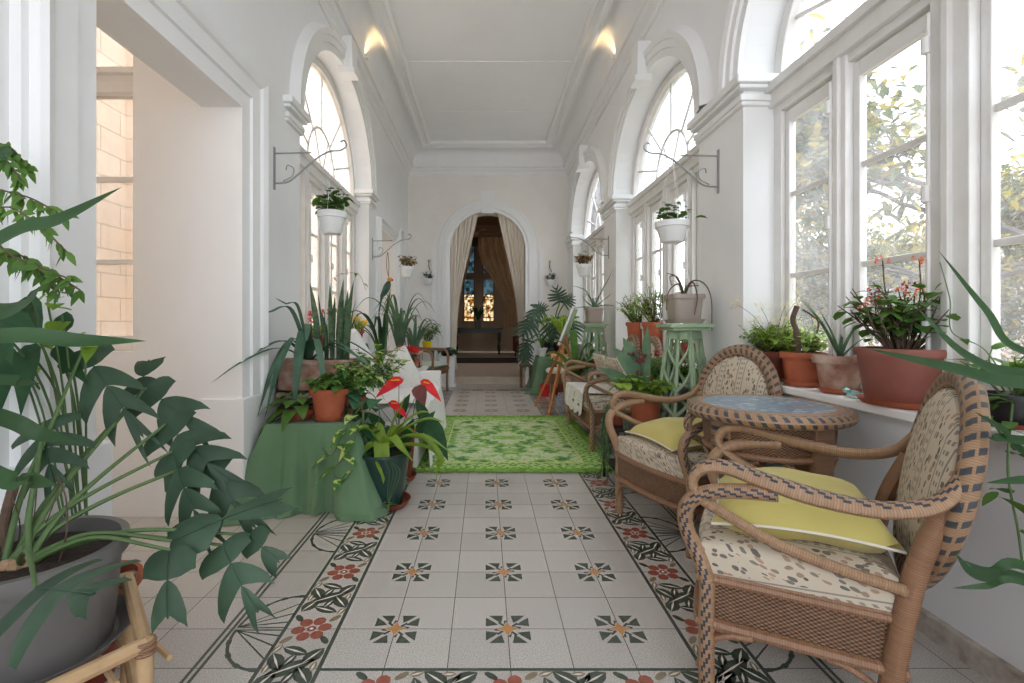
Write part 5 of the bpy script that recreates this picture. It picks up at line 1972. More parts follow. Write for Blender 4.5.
pedestal('mint green pierced wooden pedestal between the armchair and the settee', 1.31, 3.22, 0.0)
pedestal('mint green pierced wooden pedestal at the far end of the settee', 1.27, 5.70, 0.0)
for x, y, lb, sdn in ((1.31, 3.22, 'dry straggling plant in a taupe square pot on the nearer mint pedestal', 1), (1.27, 5.70, 'spidery aloe in a taupe square pot on the farther mint pedestal', 2)):
    t = potted('potted_succulent', lb, (x, y, 1.096), .098, .082, .185, taupe_pot, sq=7, rot=0.0, rim=.03, n=64, saucer=(.108, .022))
    ms, ml = MB(), MB()
    r = random.Random(sdn)
    if sdn == 1:
        for pts in ([(0, 0, .18), (.04, -.02, .27), (.12, -.02, .26), (.165, -.03, .16), (.175, -.02, -.05)], [(0, 0, .18), (-.05, -.03, .29), (-.11, -.05, .30), (-.10, -.05, .24)], [(0, 0, .18), (-.06, -.06, .25), (-.13, -.08, .20), (-.15, -.09, .08)],
                    [(0, 0, .18), (.02, -.08, .26), (.04, -.11, .17), (.02, -.115, .05)], [(0, 0, .18), (-.04, .02, .30), (-.10, .03, .33)], [(0, 0, .18), (.05, .04, .24), (.12, .05, .25)]):
            p = cr_path(pts, 6); ms.tube(p, [.006 * (1 - .6 * i / len(p)) for i in range(len(p))], 6)
        arch_blades(ml, (0, 0, .18), 8, .14, .012, 1.0, .8, .01, 3, fold=.6, prof='taper')
        vm = stem_brown
    else:
        for pts in ([(0, 0, .18), (-.08, 0, .36), (-.18, 0, .42), (-.28, 0, .44)], [(0, 0, .18), (.08, 0, .36), (.16, 0, .50), (.24, 0, .66)], [(0, 0, .18), (.10, 0, .26), (.22, 0, .36)], [(0, 0, .18), (.12, 0, .21), (.34, 0, .20)], [(0, 0, .18), (-.12, 0, .19), (-.26, 0, .17)], [(0, 0, .18), (-.10, 0, .26), (-.14, 0, .34)]):
            blade(ml, pts, .020, 5, fold=.7, prof='taper', up=(0, -1, .2))
        arch_blades(ml, (0, 0, .18), 9, .2, .016, 1.2, .7, .01, 4, fold=.6, prof='taper')
        vm = stem_brown
    fin(t, drooping_stems=(ms, vm), blade_leaves=(ml, L_grey))

# --- pots between armchair and settee -------------------------------------------
sb = thing('black_plant_stand', 'black metal plant stand between the far armchair and the settee', 'plant stand', (1.02, 3.32, 0))
for sx in (-1, 1):
    for sy in (-1, 1):
        m = MB(); m.box((sx * .17 - .009, sy * .17 - .009, 0), (sx * .17 + .009, sy * .17 + .009, .41)); m.build('leg', black_m, sb, smooth=False)
m = MB(); m.box((-.19, -.19, .395), (.19, .19, .412)); m.box((-.17, -.17, .12), (.17, .17, .13)); m.build('shelf', black_m, sb, smooth=False)
t = potted('potted_mixed_plant', 'orange clay pot of mixed bright leaves and crimson flowers on the black stand', (1.06, 3.24, .418), .105, .08, .20, terra, rim=.035)
ml, ms, mf, mb_ = MB(), MB(), MB(), MB()
bush(ml, ms, (0, 0, .18), 34, .20, .24, .065, .055, 'round', 61, 5, .003, droop=.6)
for a, l, w, h in ((2.3, .20, .10, .40), (2.9, .32, .08, .20), (1.2, .05, .06, .48), (2.0, .28, .08, .28), (3.3, .22, .09, .34)):
    blade(mb_, [(0, 0, .18), (math.cos(a) * l * .5, math.sin(a) * l * .2, .18 + h * .6), (math.cos(a) * l, math.sin(a) * l * .3, .18 + h)], w, 6, up=(0, -1, .4), fold=.3)
for k in range(7):
    tp = V((RND.uniform(-.10, .10), RND.uniform(-.08, .05), RND.uniform(.34, .52)))
    ms.tube([(0, 0, .2), tp], .002, 5); heads(t, [tp], 8, .022, .014, P_dred, 70 + k)
fin(t, foliage=(ml, L_lime), stems=(ms, stem_green), tall_leaves=(mb_, L_grey))
t = potted('potted_creeper', 'trailing string succulent in a dark pot under the black stand', (0.98, 3.30, .132), .09, .075, .13, green_pot)
ml, ms = MB(), MB()
for k in range(12):
    a = RND.uniform(0, 2 * PI)
    vine(ml, ms, [(math.cos(a) * .06, math.sin(a) * .06, .12), (math.cos(a) * .15, math.sin(a) * .15, .17), (math.cos(a) * .19, math.sin(a) * .19, .02), (math.cos(a) * .2, math.sin(a) * .2, -.08)], .03, .022, .03, seed=k)
fin(t, foliage=(ml, L_mid), stems=(ms, stem_green))
t = potted('potted_ivy', 'ivy hanging from a grey pot behind the mint pedestal', (1.36, 3.62, 0.0), .13, .10, .62, grey_pot)
ml, ms = MB(), MB(); bush(ml, ms, (0, 0, .6), 50, .34, .26, .05, .045, 'heart', 81, 8, .002, droop=.8)
fin(t, foliage=(ml, L_mid), stems=(ms, stem_green))
t = potted('potted_succulent', 'string succulent in a small brown pot trailing off the left edge of the black stand', (0.885, 3.26, 0.418), .045, .035, .08, terra_dark)
ml, ms = MB(), MB()
for k in range(14):
    a = RND.uniform(0, 2 * PI)
    a = RND.uniform(1.8, 5.2); q_ = RND.uniform(.1, .3)
    vine(ml, ms, [(math.cos(a) * .02, math.sin(a) * .02, .08), (math.cos(a) * .07, math.sin(a) * .07, .12), (math.cos(a) * .10, math.sin(a) * .10, -.02), (math.cos(a) * .11, math.sin(a) * .11, -q_)], .022, .012, .02, seed=100 + k)
fin(t, foliage=(ml, L_grey), stems=(ms, stem_green))

# big-leaved plant behind the settee
t = potted('potted_canna', 'broad-leaved plant with dark red flowers on a clay pot behind the settee', (1.04, 5.62, .0), .15, .11, .50, terra_old)
ml, ms, mf = MB(), MB(), MB()
for a, l, h, w in ((2.9, .20, .42, .10), (3.6, .34, .30, .12), (.2, .30, .32, .13), (.6, .42, .20, .12), (5.5, .30, .22, .12), (1.8, .10, .55, .09), (-.3, .16, .40, .11), (4.4, .25, .24, .12), (2.4, .38, .18, .1)):
    d = V((math.cos(a), math.sin(a), 0))
    blade(ml, [(0, 0, .46), d * l * .5 + V((0, 0, .46 + h * .75)), d * l * .9 + V((0, 0, .46 + h)), d * l * 1.25 + V((0, 0, .46 + h * .9))], w, 6, fold=.25)
for k in range(6):
    tp = V((RND.uniform(-.2, .2), -.15, RND.uniform(.58, .68))); ms.tube([(0, 0, .5), tp], .003, 5); heads(t, [tp], 8, .03, .02, P_dred, 90 + k)
fin(t, foliage=(ml, L_mid), stems=(ms, stem_green))

# --- easel --------------------------------------------------------------------
ez = thing('artist_easel', 'orange wooden easel holding a green picture, standing by the settee', 'easel', (0.95, 6.1, 0))
O = V(ez.location)
m = MB(); feet = [(.66, 6.45), (.76, 5.82), (1.28, 6.25)]
apex = V((1.00, 6.1, .92))
for fx, fy in feet:
    m = MB()
    b = V((fx, fy, 0)); d = (apex - b)
    m.tube([b - O, b + d * .5 - O, apex - O], .016, 4)
    m.tube([b + d * .34 - O + V((.02, .02, 0)), b + d * .8 - O + V((.02, .02, 0))], .012, 4)
    m.build('leg', easel_wood, ez, smooth=False)
m = MB(); m.tube([apex - O + V((-.06, -.2, -.10)), apex - O + V((-.06, .2, -.10))], .016, 4); m.tube([apex - O - V((.04, 0, .18)), apex - O + V((.02, 0, .05))], .012, 4); m.build('crossbar', easel_wood, ez, smooth=False)
pc = thing('canvas_picture', 'green and white painting propped on the easel, seen nearly edge-on', 'painting', (0.95, 6.1, .84))
m = MB()
R = Matrix.Rotation(math.radians(-68), 3, 'Y') @ Matrix.Identity(3)
u = V((.20, 0.02, .50)).normalized(); w = V((0.30, 1, 0)).normalized(); nn = w.cross(u).normalized()
def slab(u0, u1, w0, w1, h0, h1):
    vs = [u * a + w * b + nn * c for c in (h0, h1) for a, b in ((u0, w0), (u1, w0), (u1, w1), (u0, w1))]
    m.add(vs, [(0, 3, 2, 1), (4, 5, 6, 7), (0, 1, 5, 4), (1, 2, 6, 5), (2, 3, 7, 6), (3, 0, 4, 7)])
slab(0, .50, -.24, .24, -.012, .012)
m.build('frame', white_pot, pc, smooth=False)
m = MB(); slab(.03, .47, -.21, .21, -.016, .016); m.build('painted_canvas', plain('green_landscape_paint', srgb(110, 150, 110), .7, c2=srgb(196, 210, 176), scale=7), pc, smooth=False)

# --- far right group -------------------------------------------------------------
t = thing('wicker_stool', 'small wicker stool with pale top behind the easel', 'stool', (1.05, 6.75, 0))
m = MB(); m.lathe([(0, .42), (.2, .42), (.215, .45), (.19, .475), (0, .48)], n=24); m.build('seat', cream_cloth, t)
m = MB(); m.lathe([(.195, .42), (.19, .30), (.185, .28)], n=24); m.tube([(.19 * math.cos(a), .19 * math.sin(a), .29) for a in (2 * PI * i / 20 for i in range(20))], .012, 6, closed=True); m.build('wicker_apron', wicker_m, t)
for k in range(4):
    a = k * PI / 2 + .5
    m = MB(); m.tube([(.16 * math.cos(a), .16 * math.sin(a), .4), (.18 * math.cos(a), .18 * math.sin(a), 0)], .014, 8); m.build('leg', cane_dk, t)
t = thing('pink_bouquet', 'pale pink flower arrangement on the wicker stool behind the easel', 'flowers', (1.05, 6.7, .482))
m = MB(); m.lathe([(0, 0), (.05, 0), (.07, .04), (.05, .08)], n=14); m.build('bowl', white_pot, t)
heads(t, [V((RND.uniform(-.1, .1), RND.uniform(-.08, .08), RND.uniform(.10, .2))) for _ in range(12)], 10, .04, .035, P_pink, 5)
t = thing('stone_jar', 'grey patterned stone jar on the floor in front of the wicker stool', 'jar', (0.98, 5.98, 0))
m = MB(); m.lathe([(0, 0), (.07, 0), (.10, .05), (.11, .12), (.10, .19), (.085, .22), (.09, .24), (.075, .24), (.07, .2)], n=24); m.build('jar_body', plain('speckled_stone', srgb(120, 124, 132), .7, c2=srgb(176, 178, 184), scale=30), t)
t = thing('red_bucket', 'small red bucket on the floor behind the easel', 'bucket', (0.90, 7.35, 0))
m = MB(); m.lathe([(0, 0), (.06, 0), (.08, .17), (.085, .175), (.075, .175), (.055, .02)], n=20); m.build('bucket_body', red_m, t)
m = MB(); m.tube([(.08 * math.cos(a), 0, .17 + .07 * math.sin(a)) for a in (PI * i / 12 for i in range(13))], .003, 5); m.build('handle', iron, t)
TZ = 0.562
t = potted('potted_monstera', 'tall monstera with large slit leaves at the far right by the doorway', (1.12, 8.2, TZ), .15, .12, .22, black_m)
ml, ms = MB(), MB()
O = V(t.location)
for i, (a, b, w) in enumerate((((533, 318, 8.0), (522, 336, 7.8), .42), ((538, 306, 8.2), (529, 326, 8.0), .34), ((560, 302, 8.2), (556, 288, 8.2), .36), ((552, 318, 7.9), (556, 338, 7.7), .5), ((570, 318, 8.1), (576, 336, 7.9), .4),
                                  ((528, 340, 7.9), (523, 356, 7.8), .3), ((524, 350, 7.9), (527, 366, 7.8), .28), ((564, 304, 8.3), (572, 296, 8.3), .3), ((544, 312, 8.3), (538, 304, 8.3), .3))):
    A, B = P(*a) - O, P(*b) - O
    mon_leaf(ml, A, B, (-.2, -1, .3), w, 6, seed=i + 40)
    ms.tube(cr_path([(0, 0, .18), V((0, 0, .25)).lerp(A, .5) + V((0, 0, .1)), A], 6), .012, 6)
fin(t, foliage=(ml, L_mon), stems=(ms, stem_green))
t = potted('potted_dracaena', 'bright lime dracaena rosette in front of the far monstera', (1.16, 7.55, 0), .11, .09, .62, terra_dark)
ml, ms = MB(), MB(); ms.tube([(0, 0, .5), (0.0, 0, .93)], .014, 8)
arch_blades(ml, (0, 0, .93), 26, .42, .035, 1.0, .9, .01, 6)
fin(t, blade_leaves=(ml, L_lime), stems=(ms, stem_brown))
t = potted('potted_aloe', 'spiky aloe in a white pot on the green-clothed table', (0.93, 7.95, TZ), .075, .055, .14, white_pot)
ml = MB(); arch_blades(ml, (0, 0, .12), 14, .26, .03, 1.2, .7, .01, 7, fold=.6, prof='taper'); fin(t, blade_leaves=(ml, L_mid))
t = potted('potted_cactus', 'round cactus in a small clay pot on the green-clothed table', (1.08, 7.92, TZ), .05, .04, .09, terra)
m = MB(); m.lathe([(0, .07), (.035, .08), (.045, .11), (.03, .14), (0, .15)], n=14); fin(t, cactus_body=(m, L_dark))
t = potted('potted_herb', 'bushy grey-green herb on the green-clothed table near the window', (1.28, 7.95, TZ), .07, .055, .12, terra_dark)
ml, ms = MB(), MB(); bush(ml, ms, (0, 0, .1), 40, .46, .24, .04, .022, 'ovate', 111, 10, .002); fin(t, foliage=(ml, L_grey), stems=(ms, stem_green))
t = thing('wooden_stool', 'small dark wooden stool right of the doorway', 'stool', (0.70, 8.4, 0))
m = MB(); m.box((-.11, -.11, .36), (.11, .11, .385)); m.build('stool_top', old_wood, t, smooth=False, bevel=.003)
for sx in (-1, 1):
    for sy in (-1, 1):
        m = MB(); m.box((sx * .08 - .018, sy * .08 - .018, 0), (sx * .08 + .018, sy * .08 + .018, .36)); m.build('leg', old_wood, t, smooth=False)
t = potted('potted_primrose', 'plant in an orange and yellow pot on the small wooden stool by the doorway', (0.70, 8.4, .389), .07, .055, .14, plain('orange_yellow_glaze', srgb(226, 172, 40), .4, c2=srgb(214, 90, 40), scale=14))
ml, ms = MB(), MB(); bush(ml, ms, (0, 0, .12), 16, .2, .09, .06, .04, 'ovate', 115, 5, .002); fin(t, foliage=(ml, L_mid), stems=(ms, stem_green))

# --- left table plants ------------------------------------------------------------
TZ1 = 0.51
t = potted('potted_begonia', 'green-leaved plant in an orange clay pot on the front of the green-clothed table', (-.945, 2.98, TZ1 + .004), .110, .085, .185, terra, saucer=(.105, .02), rim=.035)
ml, ms = MB(), MB(); bush(ml, ms, (0, 0, .16), 34, .15, .15, .075, .058, 'ovate', 121, 4, .003, droop=.5); fin(t, foliage=(ml, L_mid), stems=(ms, stem_green))
t = potted('potted_peperomia', 'broad-leaved plant hanging over a small clay dish at the back left of the green-clothed table', (-1.14, 3.0, TZ1), .095, .085, .06, terra_dark)
ml, ms = MB(), MB()
for a, l, h in ((3.3, .2, .16), (2.7, .18, .1), (3.9, .2, .04), (4.6, .16, .05), (5.2, .16, .12), (2.2, .2, .18), (.3, .15, .14), (3.6, .24, -.02), (1.2, .12, .22)):
    d = V((math.cos(a), math.sin(a), h * 5)).normalized()
    p = V((0, 0, .05)) + d * .05
    ms.tube([(0, 0, .04), p], .003, 5); leaf(ml, p, d, l, .085, 'ovate', .9)
    leaf(ml, p + V((0, 0, .05)), (d.x, d.y, .5), l * .8, .075, 'ovate', .7)
fin(t, foliage=(ml, L_mid), stems=(ms, stem_green))
t = thing('driftwood_log', 'rough grey log lying behind the plants on the green-clothed table', 'log', (-1.05, 3.12, TZ1 + .05))
m = MB(); m.tube(cr_path([(-.16, 0, -.02), (-.05, .01, .02), (.08, 0, -.01), (.2, .01, .03)], 5), [.035 + .008 * math.sin(i * 1.7) for i in range(16)], 9); m.build('log_body', bark, t)
# stand and trough
t = thing('stone_stand', 'pale stone block behind the green-clothed table carrying the clay trough', 'stand', (-1.14, 3.34, 0))
m = MB(); m.box((-.21, -.10, 0), (.23, .12, .60)); m.box((-.24, -.12, .60), (.26, .14, .63)); m.build('stone_block', stone_step, t, smooth=False, bevel=.006)
t = thing('planter_trough', 'weathered clay trough with tall sword leaves and arching agave, left', 'planter', (-1.13, 3.34, .635))
m = MB()
def trough(m, hx, hy, h, th=.018):
    for a, b in (((-hx, -hy, 0), (hx, -hy + th, h)), ((-hx, hy - th, 0), (hx, hy, h)), ((-hx, -hy, 0), (-hx + th, hy, h)), ((hx - th, -hy, 0), (hx, hy, h))): m.box(a, b)
    m.box((-hx, -hy, 0), (hx, hy, th)); 
    for a, b in (((-hx - .012, -hy - .012, h - .035), (hx + .012, -hy + .01, h)), ((-hx - .012, hy - .01, h - .035), (hx + .012, hy + .012, h)), ((-hx - .012, -hy, h - .035), (-hx + .01, hy, h)), ((hx - .01, -hy, h - .035), (hx + .012, hy, h))): m.box(a, b)
trough(m, .25, .105, .215)
m.build('trough', terra_old, t, smooth=False, bevel=.004)
m = MB(); m.box((-.235, -.09, .14), (.235, .09, .19)); m.build('soil', soil_m, t, smooth=False)
m = MB(); swords(m, (.09, 0.02, .18), 13, .60, .040, .12, 5, .12); m.build('sword_leaves', L_snake, t, angle=80)
m = MB()
for a, l, rise, dr_, w in ((4.40, .80, .10, -.06, .030), (4.25, .44, .34, .30, .042), (4.55, .50, .16, -.30, .045), (4.80, .36, .20, -.34, .062), (5.3, .42, .16, -.28, .045), (5.8, .62, .10, -.08, .04), (6.1, .55, .12, -.26, .04), (.1, .55, .14, -.1, .042), (4.38, .46, .14, -.30, .048), (4.15, .26, .36, .42, .035), (5.0, .25, .24, .14, .04), (4.33, .60, .14, .0, .04)):
    d = V((math.cos(a), math.sin(a), 0))
    b = V((-.06, -.03, .20))
    blade(m, [b, b + d * l * .35 + V((0, 0, rise)), b + d * l * .7 + V((0, 0, lerp(rise, dr_, .35))), b + d * l + V((0, 0, dr_))], w, 7, fold=.35, basew=.9)
m.build('agave_leaves', leaf_mat('dusty_agave_leaf', (.05, .12, .075), (.13, .22, .15), .45, .1, 4), t, angle=80)

# variegated pothos cascading by the cloth
t = potted('potted_pothos', 'variegated pothos cascading over the right side of the green-clothed table', (-.825, 3.06, TZ1 + .0), .07, .055, .13, terra_dark)
O = V(t.location); ml, ms, mv = MB(), MB(), MB()
bush(mv, ms, (0, 0, .13), 42, .24, .20, .075, .06, 'heart', 131, 5, .003, droop=.7)
r = random.Random(9)
for k in range(9):
    x = r.uniform(335, 378)
    vine(ml, ms, [V((0, 0, .14)), P(x, 395, 3.0) - O, P(x + r.uniform(-12, 8), 430 + r.uniform(-10, 20), 2.95) - O, P(x + r.uniform(-25, 0), 462 + r.uniform(-15, 20), 2.90) - O], .105, .085, .055, seed=140 + k)
for pts in ([(365, 400, 2.9), (345, 430, 2.8), (332, 455, 2.75), (322, 448, 2.7)], [(365, 410, 2.85), (350, 450, 2.75), (334, 470, 2.70), (345, 480, 2.7), (352, 470, 2.68)]):
    vine(mv, ms, [P(*p) - O for p in pts], .085, .065, .08, seed=151)
bush(mv, ms, (.10, .25, .15), 24, .34, .2, .07, .055, 'heart', 133, 5, .003, droop=.6)
fin(t, foliage=(ml, leaf_mat('dark_pothos_leaf', (.035, .12, .06), (.08, .2, .10), .35, .15, 6)), variegated_leaves=(mv, L_vari), stems=(ms, stem_green))

# strap-leaved plant in green pot on the floor
t = potted('potted_lily', 'lime strap-leaved lily in a dark green round pot with clay saucer on the floor', (-.60, 2.93, .014), .150, .105, .315, green_pot, saucer=(.155, .03), smat=terra_dark, rim=.02, n=40)
ml, mr = MB(), MB()
for pts, w in (([(-.02, 0, .33), (-.10, -.03, .45), (-.18, -.05, .40), (-.22, -.06, .22)], .060), ([(0, 0, .33), (-.06, -.08, .36), (-.17, -.12, .22), (-.24, -.12, .0)], .055), ([(0, 0, .33), (.0, -.09, .38), (.01, -.13, .28), (.02, -.14, .16)], .05),
               ([(0, 0, .33), (.06, 0, .50), (.10, 0, .58), (.13, 0, .66)], .035), ([(0, 0, .33), (.10, -.02, .46), (.20, -.03, .54), (.28, -.03, .55)], .045), ([(0, 0, .33), (.12, 0, .44), (.26, 0, .50), (.36, 0, .48)], .045),
               ([(0, 0, .33), (.12, -.03, .40), (.26, -.05, .40), (.42, -.05, .30)], .045), ([(0, 0, .33), (.14, -.06, .36), (.28, -.08, .34), (.36, -.08, .24)], .042), ([(.10, 0, .40), (.24, -.02, .38), (.33, -.04, .28), (.31, -.05, .14)], .045),
               ([(0, 0, .33), (.05, -.10, .42), (.12, -.14, .36), (.20, -.15, .28)], .045), ([(0, 0, .33), (.05, .1, .42), (.12, .18, .4), (.2, .22, .3)], .045), ([(0, 0, .33), (-.08, .1, .44), (-.16, .15, .4), (-.2, .2, .25)], .05)):
    blade(ml, pts, w * 1.75, 7, fold=.3, basew=.5)
for k in range(4):
    mr.tube(cr_path([(.03, -.12, .31), (.06 + .02 * k, -.165, .24), (.05 + .01 * k, -.17, .12), (.06, -.18, .02 + .02 * k)], 5), .0015, 4)
bush(MB() if False else mr, None, (.05, -.16, .03), 5, .04, .06, .03, .025, 'heart', 3, 2)
fin(t, strap_leaves=(ml, L_lime), trailing_roots=(mr, stem_green))
t = potted('potted_anthurium', 'anthurium with glossy red spathes in a tall clay pot beside the lily', (-.60, 3.40, .014), .115, .09, .34, terra_dark, saucer=(.125, .03), rim=.03)
O = V(t.location); ml, ms, mf, mk = MB(), MB(), MB(), MB()
for (a, b, w) in (((378, 430, 3.3), (362, 412, 3.25), .14), ((372, 440, 3.2), (350, 430, 3.1), .13), ((430, 425, 3.3), (444, 448, 3.2), .13), ((425, 420, 3.4), (418, 398, 3.4), .08), ((400, 415, 3.5), (408, 395, 3.5), .07), ((385, 440, 3.3), (395, 455, 3.1), .1), ((420, 430, 3.3), (432, 412, 3.3), .08), ((368, 402, 3.4), (352, 408, 3.3), .10), ((390, 430, 3.3), (380, 450, 3.2), .10), ((405, 440, 3.2), (412, 420, 3.2), .08)):
    A, B = P(*a) - O, P(*b) - O
    leaf(ml, A, B - A, (B - A).length * 1.3, w, 'heart', .15, up=(.1, -1, .5)); ms.tube(cr_path([(0, 0, .32), V((0, 0, .34)).lerp(A, .6) + V((0, 0, .03)), A], 5), .003, 5)
for (a, b, w) in (((399, 380, 3.2), (380, 392, 3.1), .085), ((424, 382, 3.4), (438, 396, 3.35), .075), ((392, 403, 3.15), (405, 414, 3.1), .06)):
    A, B = P(*a) - O, P(*b) - O
    mf = MB(); leaf(mf, A, B - A, (B - A).length * 1.25, w, 'heart', .1, up=(.1, -.7, .9)); so = mf.build('red_spathe', P_red, t, angle=80); ms.tube(cr_path([(0, 0, .32), V((0, 0, .36)).lerp(A, .7), A], 5), .0028, 5)
    mk = MB(); mk.tube([A, A + (B - A) * .4 + V((0, -.02, .03))], [.005, .003], 6); mk.build('spadix', P_yel, so)
mb2 = MB(); A, B = P(418, 388, 3.3) - O, P(424, 402, 3.25) - O; leaf(mb2, A, B - A, .13, .10, 'heart', .1, up=(.1, -1, .3)); ms.tube(cr_path([(0, 0, .32), A * .6, A], 5), .0028, 5)
fin(t, foliage=(ml, L_dark), stems=(ms, stem_green), bronze_leaf=(mb2, leaf_mat('bronze_leaf', (.12, .03, .03), (.2, .06, .05), .3, .1)))

# pots on the sill of the left arch
for (x, y, lb, sdn, fm) in ((-1.50, 4.22, 'red geranium in a clay pot at the near end of the left window sill', 161, P_red), (-1.50, 4.48, 'pink-red geranium in a clay pot second along the left window sill', 162, P_red), (-1.36 + .0, 4.95, 'yellow-flowered plant in a clay pot on the emerald garden stool', 163, P_yel)):
    z = .865 if sdn != 163 else .905
    t = potted('potted_geranium' if sdn != 163 else 'potted_pansy', lb, (x, y, z), .068, .052, .12, terra_dark)
    ml, ms, mf = MB(), MB(), MB()
    bush(ml, ms, (0, 0, .1), 18, .16, .12, .045, .042, 'round', sdn, 4, .002)
    for k in range(3 if sdn != 163 else 7):
        tp = V((RND.uniform(-.05, .10), RND.uniform(-.05, .05), RND.uniform(.24, .34) if sdn != 163 else RND.uniform(.15, .24))); ms.tube([(0, 0, .12), tp], .002, 5); heads(t, [tp], 12, .028, .015, fm, sdn + k)
    fin(t, foliage=(ml, L_lime), stems=(ms, stem_green))
t = thing('garden_stool', 'emerald green ceramic garden stool against the left wall behind the daybed', 'stool', (-1.36 + .0, 4.95, .0))
t.location.x = -1.30
bpy.data.objects['potted_pansy'].location.x = -1.30
m = MB(); m.lathe([(0, 0), (.10, 0), (.115, .02), (.12, .1), (.155, .35), (.165, .5), (.155, .68), (.12, .86), (.11, .89), (0, .895)], n=28); m.build('stool_body', emerald, t)
m = MB()
for z in (.06, .84): m.tube([(.123 * math.cos(a), .123 * math.sin(a), z) for a in (2 * PI * i / 24 for i in range(24))], .006, 6, closed=True)
m.build('moulded_ring', emerald, t)
t = potted('potted_creeper', 'long-stemmed creeper climbing in the left window from a clay pot', (-1.50, 5.4, .865), .065, .05, .12, terra_dark)
O = V(t.location); ml, ms = MB(), MB()
vine(ml, ms, [V((0, 0, .1)), P(330, 300, 5.1) - O, P(325, 285, 5.1) - O, P(340, 275, 5.15) - O, P(358, 274, 5.2) - O, P(366, 290, 5.25) - O], .05, .04, .12, seed=9, rs=.002)
fin(t, foliage=(ml, L_mid), stems=(ms, stem_green))

# side table behind the daybed with bowl, cyclamen, trough
t = thing('side_table', 'pale side table behind the daybed holding red cyclamen and sword leaves', 'table', (-1.02, 5.55, 0))
m = MB(); m.box((-.30, -.34, .55), (.34, .34, .58)); m.box((-.27, -.31, .49), (.31, .31, .55)); m.build('table_top', trimw, t, smooth=False, bevel=.004)
for sx in (-.25, .29):
    for sy in (-.29, .29):
        m = MB(); m.box((sx - .02, sy - .02, 0), (sx + .02, sy + .02, .49)); m.build('leg', trimw, t, smooth=False)
t = potted('potted_sansevieria', 'tall sword-leaved plant in a wide clay bowl behind the daybed', (-1.12, 5.36, .582), .17, .13, .13, terra, rim=.035)
m = MB(); swords(m, (0, 0, .1), 6, .84, .06, .06, 15, .10); m2 = MB(); arch_blades(m2, (0, 0, .1), 9, .6, .035, 1.3, .8, .02, 22, fold=.5, a0=1.5, a1=5.5)
fin(t, sword_leaves=(m, L_snake), arching_leaves=(m2, L_agave))
t = potted('potted_cyclamen', 'red cyclamen in a clay bowl behind the white square pillow', (-.86, 5.34, .582), .13, .10, .10, terra, rim=.03)
ml, ms, mf = MB(), MB(), MB(); bush(ml, ms, (0, 0, .08), 30, .12, .15, .05, .045, 'heart', 171, 4, .002)
heads(t, [V((RND.uniform(-.12, .12), RND.uniform(-.1, .1), RND.uniform(.19, .24))) for _ in range(22)], 4, .018, .028, P_red, 172)
fin(t, foliage=(ml, L_dark), stems=(ms, stem_green))
t = thing('planter_trough', 'smaller clay trough with blue-green agave on the side table behind the cyclamen', 'planter', (-.95, 5.74, .582))
m = MB(); trough(m, .20, .09, .19); m.build('trough', terra_old, t, smooth=False, bevel=.004)
m = MB(); m.box((-.18, -.07, .12), (.18, .07, .165)); m.build('soil', soil_m, t, smooth=False)
m = MB(); arch_blades(m, (-.05, 0, .16), 20, .62, .05, 1.5, .75, .02, 31, fold=.5, droop=.7, prof='taper'); arch_blades(m, (.12, 0, .16), 14, .5, .045, 1.2, 1.0, .02, 32, fold=.5, prof='taper'); m.build('agave_leaves', L_grey, t, angle=80)
t = thing('green_plant_stand', 'small dark green plant stand behind the rattan armchair', 'plant stand', (-.98, 8.28, 0))
m = MB(); m.box((-.12, -.12, .62), (.12, .12, .645)); m.build('stand_top', emerald, t, smooth=False)
for sx in (-.1, .1):
    for sy in (-.1, .1):
        m = MB(); m.box((sx - .012, sy - .012, 0), (sx + .012, sy + .012, .62)); m.build('leg', emerald, t, smooth=False)
t = potted('potted_rubber_plant', 'small leafy plant in a bright yellow pot at the far left', (-.98, 8.28, .647), .085, .065, .15, yellow_pot)
ml, ms = MB(), MB(); bush(ml, ms, (0, 0, .13), 26, .42, .24, .10, .04, 'lance', 181, 6, .003); fin(t, foliage=(ml, L_mid), stems=(ms, stem_green))
t = thing('white_pedestal', 'white square pedestal beside the left jamb of the doorway', 'pedestal', (-.66, 8.55, 0))
m = MB(); m.box((-.13, -.13, 0), (.13, .13, .50)); m.box((-.15, -.15, .50), (.15, .15, .53)); m.box((-.15, -.15, 0), (.15, .15, .05)); m.build('pedestal_body', trimw, t, smooth=False, bevel=.005)
t = potted('potted_ivy', 'dark low ivy in a black dish on the white pedestal by the doorway', (-.66, 8.55, .532), .10, .08, .05, black_m)
ml, ms = MB(), MB(); bush(ml, ms, (0, 0, .03), 34, .14, .24, .07, .05, 'ovate', 191, 5, .002, droop=.6); fin(t, foliage=(ml, L_dark), stems=(ms, stem_green))
t = potted('potted_orchid', 'arching plant on the console table in the dim hall', (-.22, 15.55, HF + .842), .11, .09, .22, grey_pot)
ml = MB(); arch_blades(ml, (0, 0, .2), 16, .6, .05, 1.1, .9, .02, 41); fin(t, blade_leaves=(ml, L_dark))

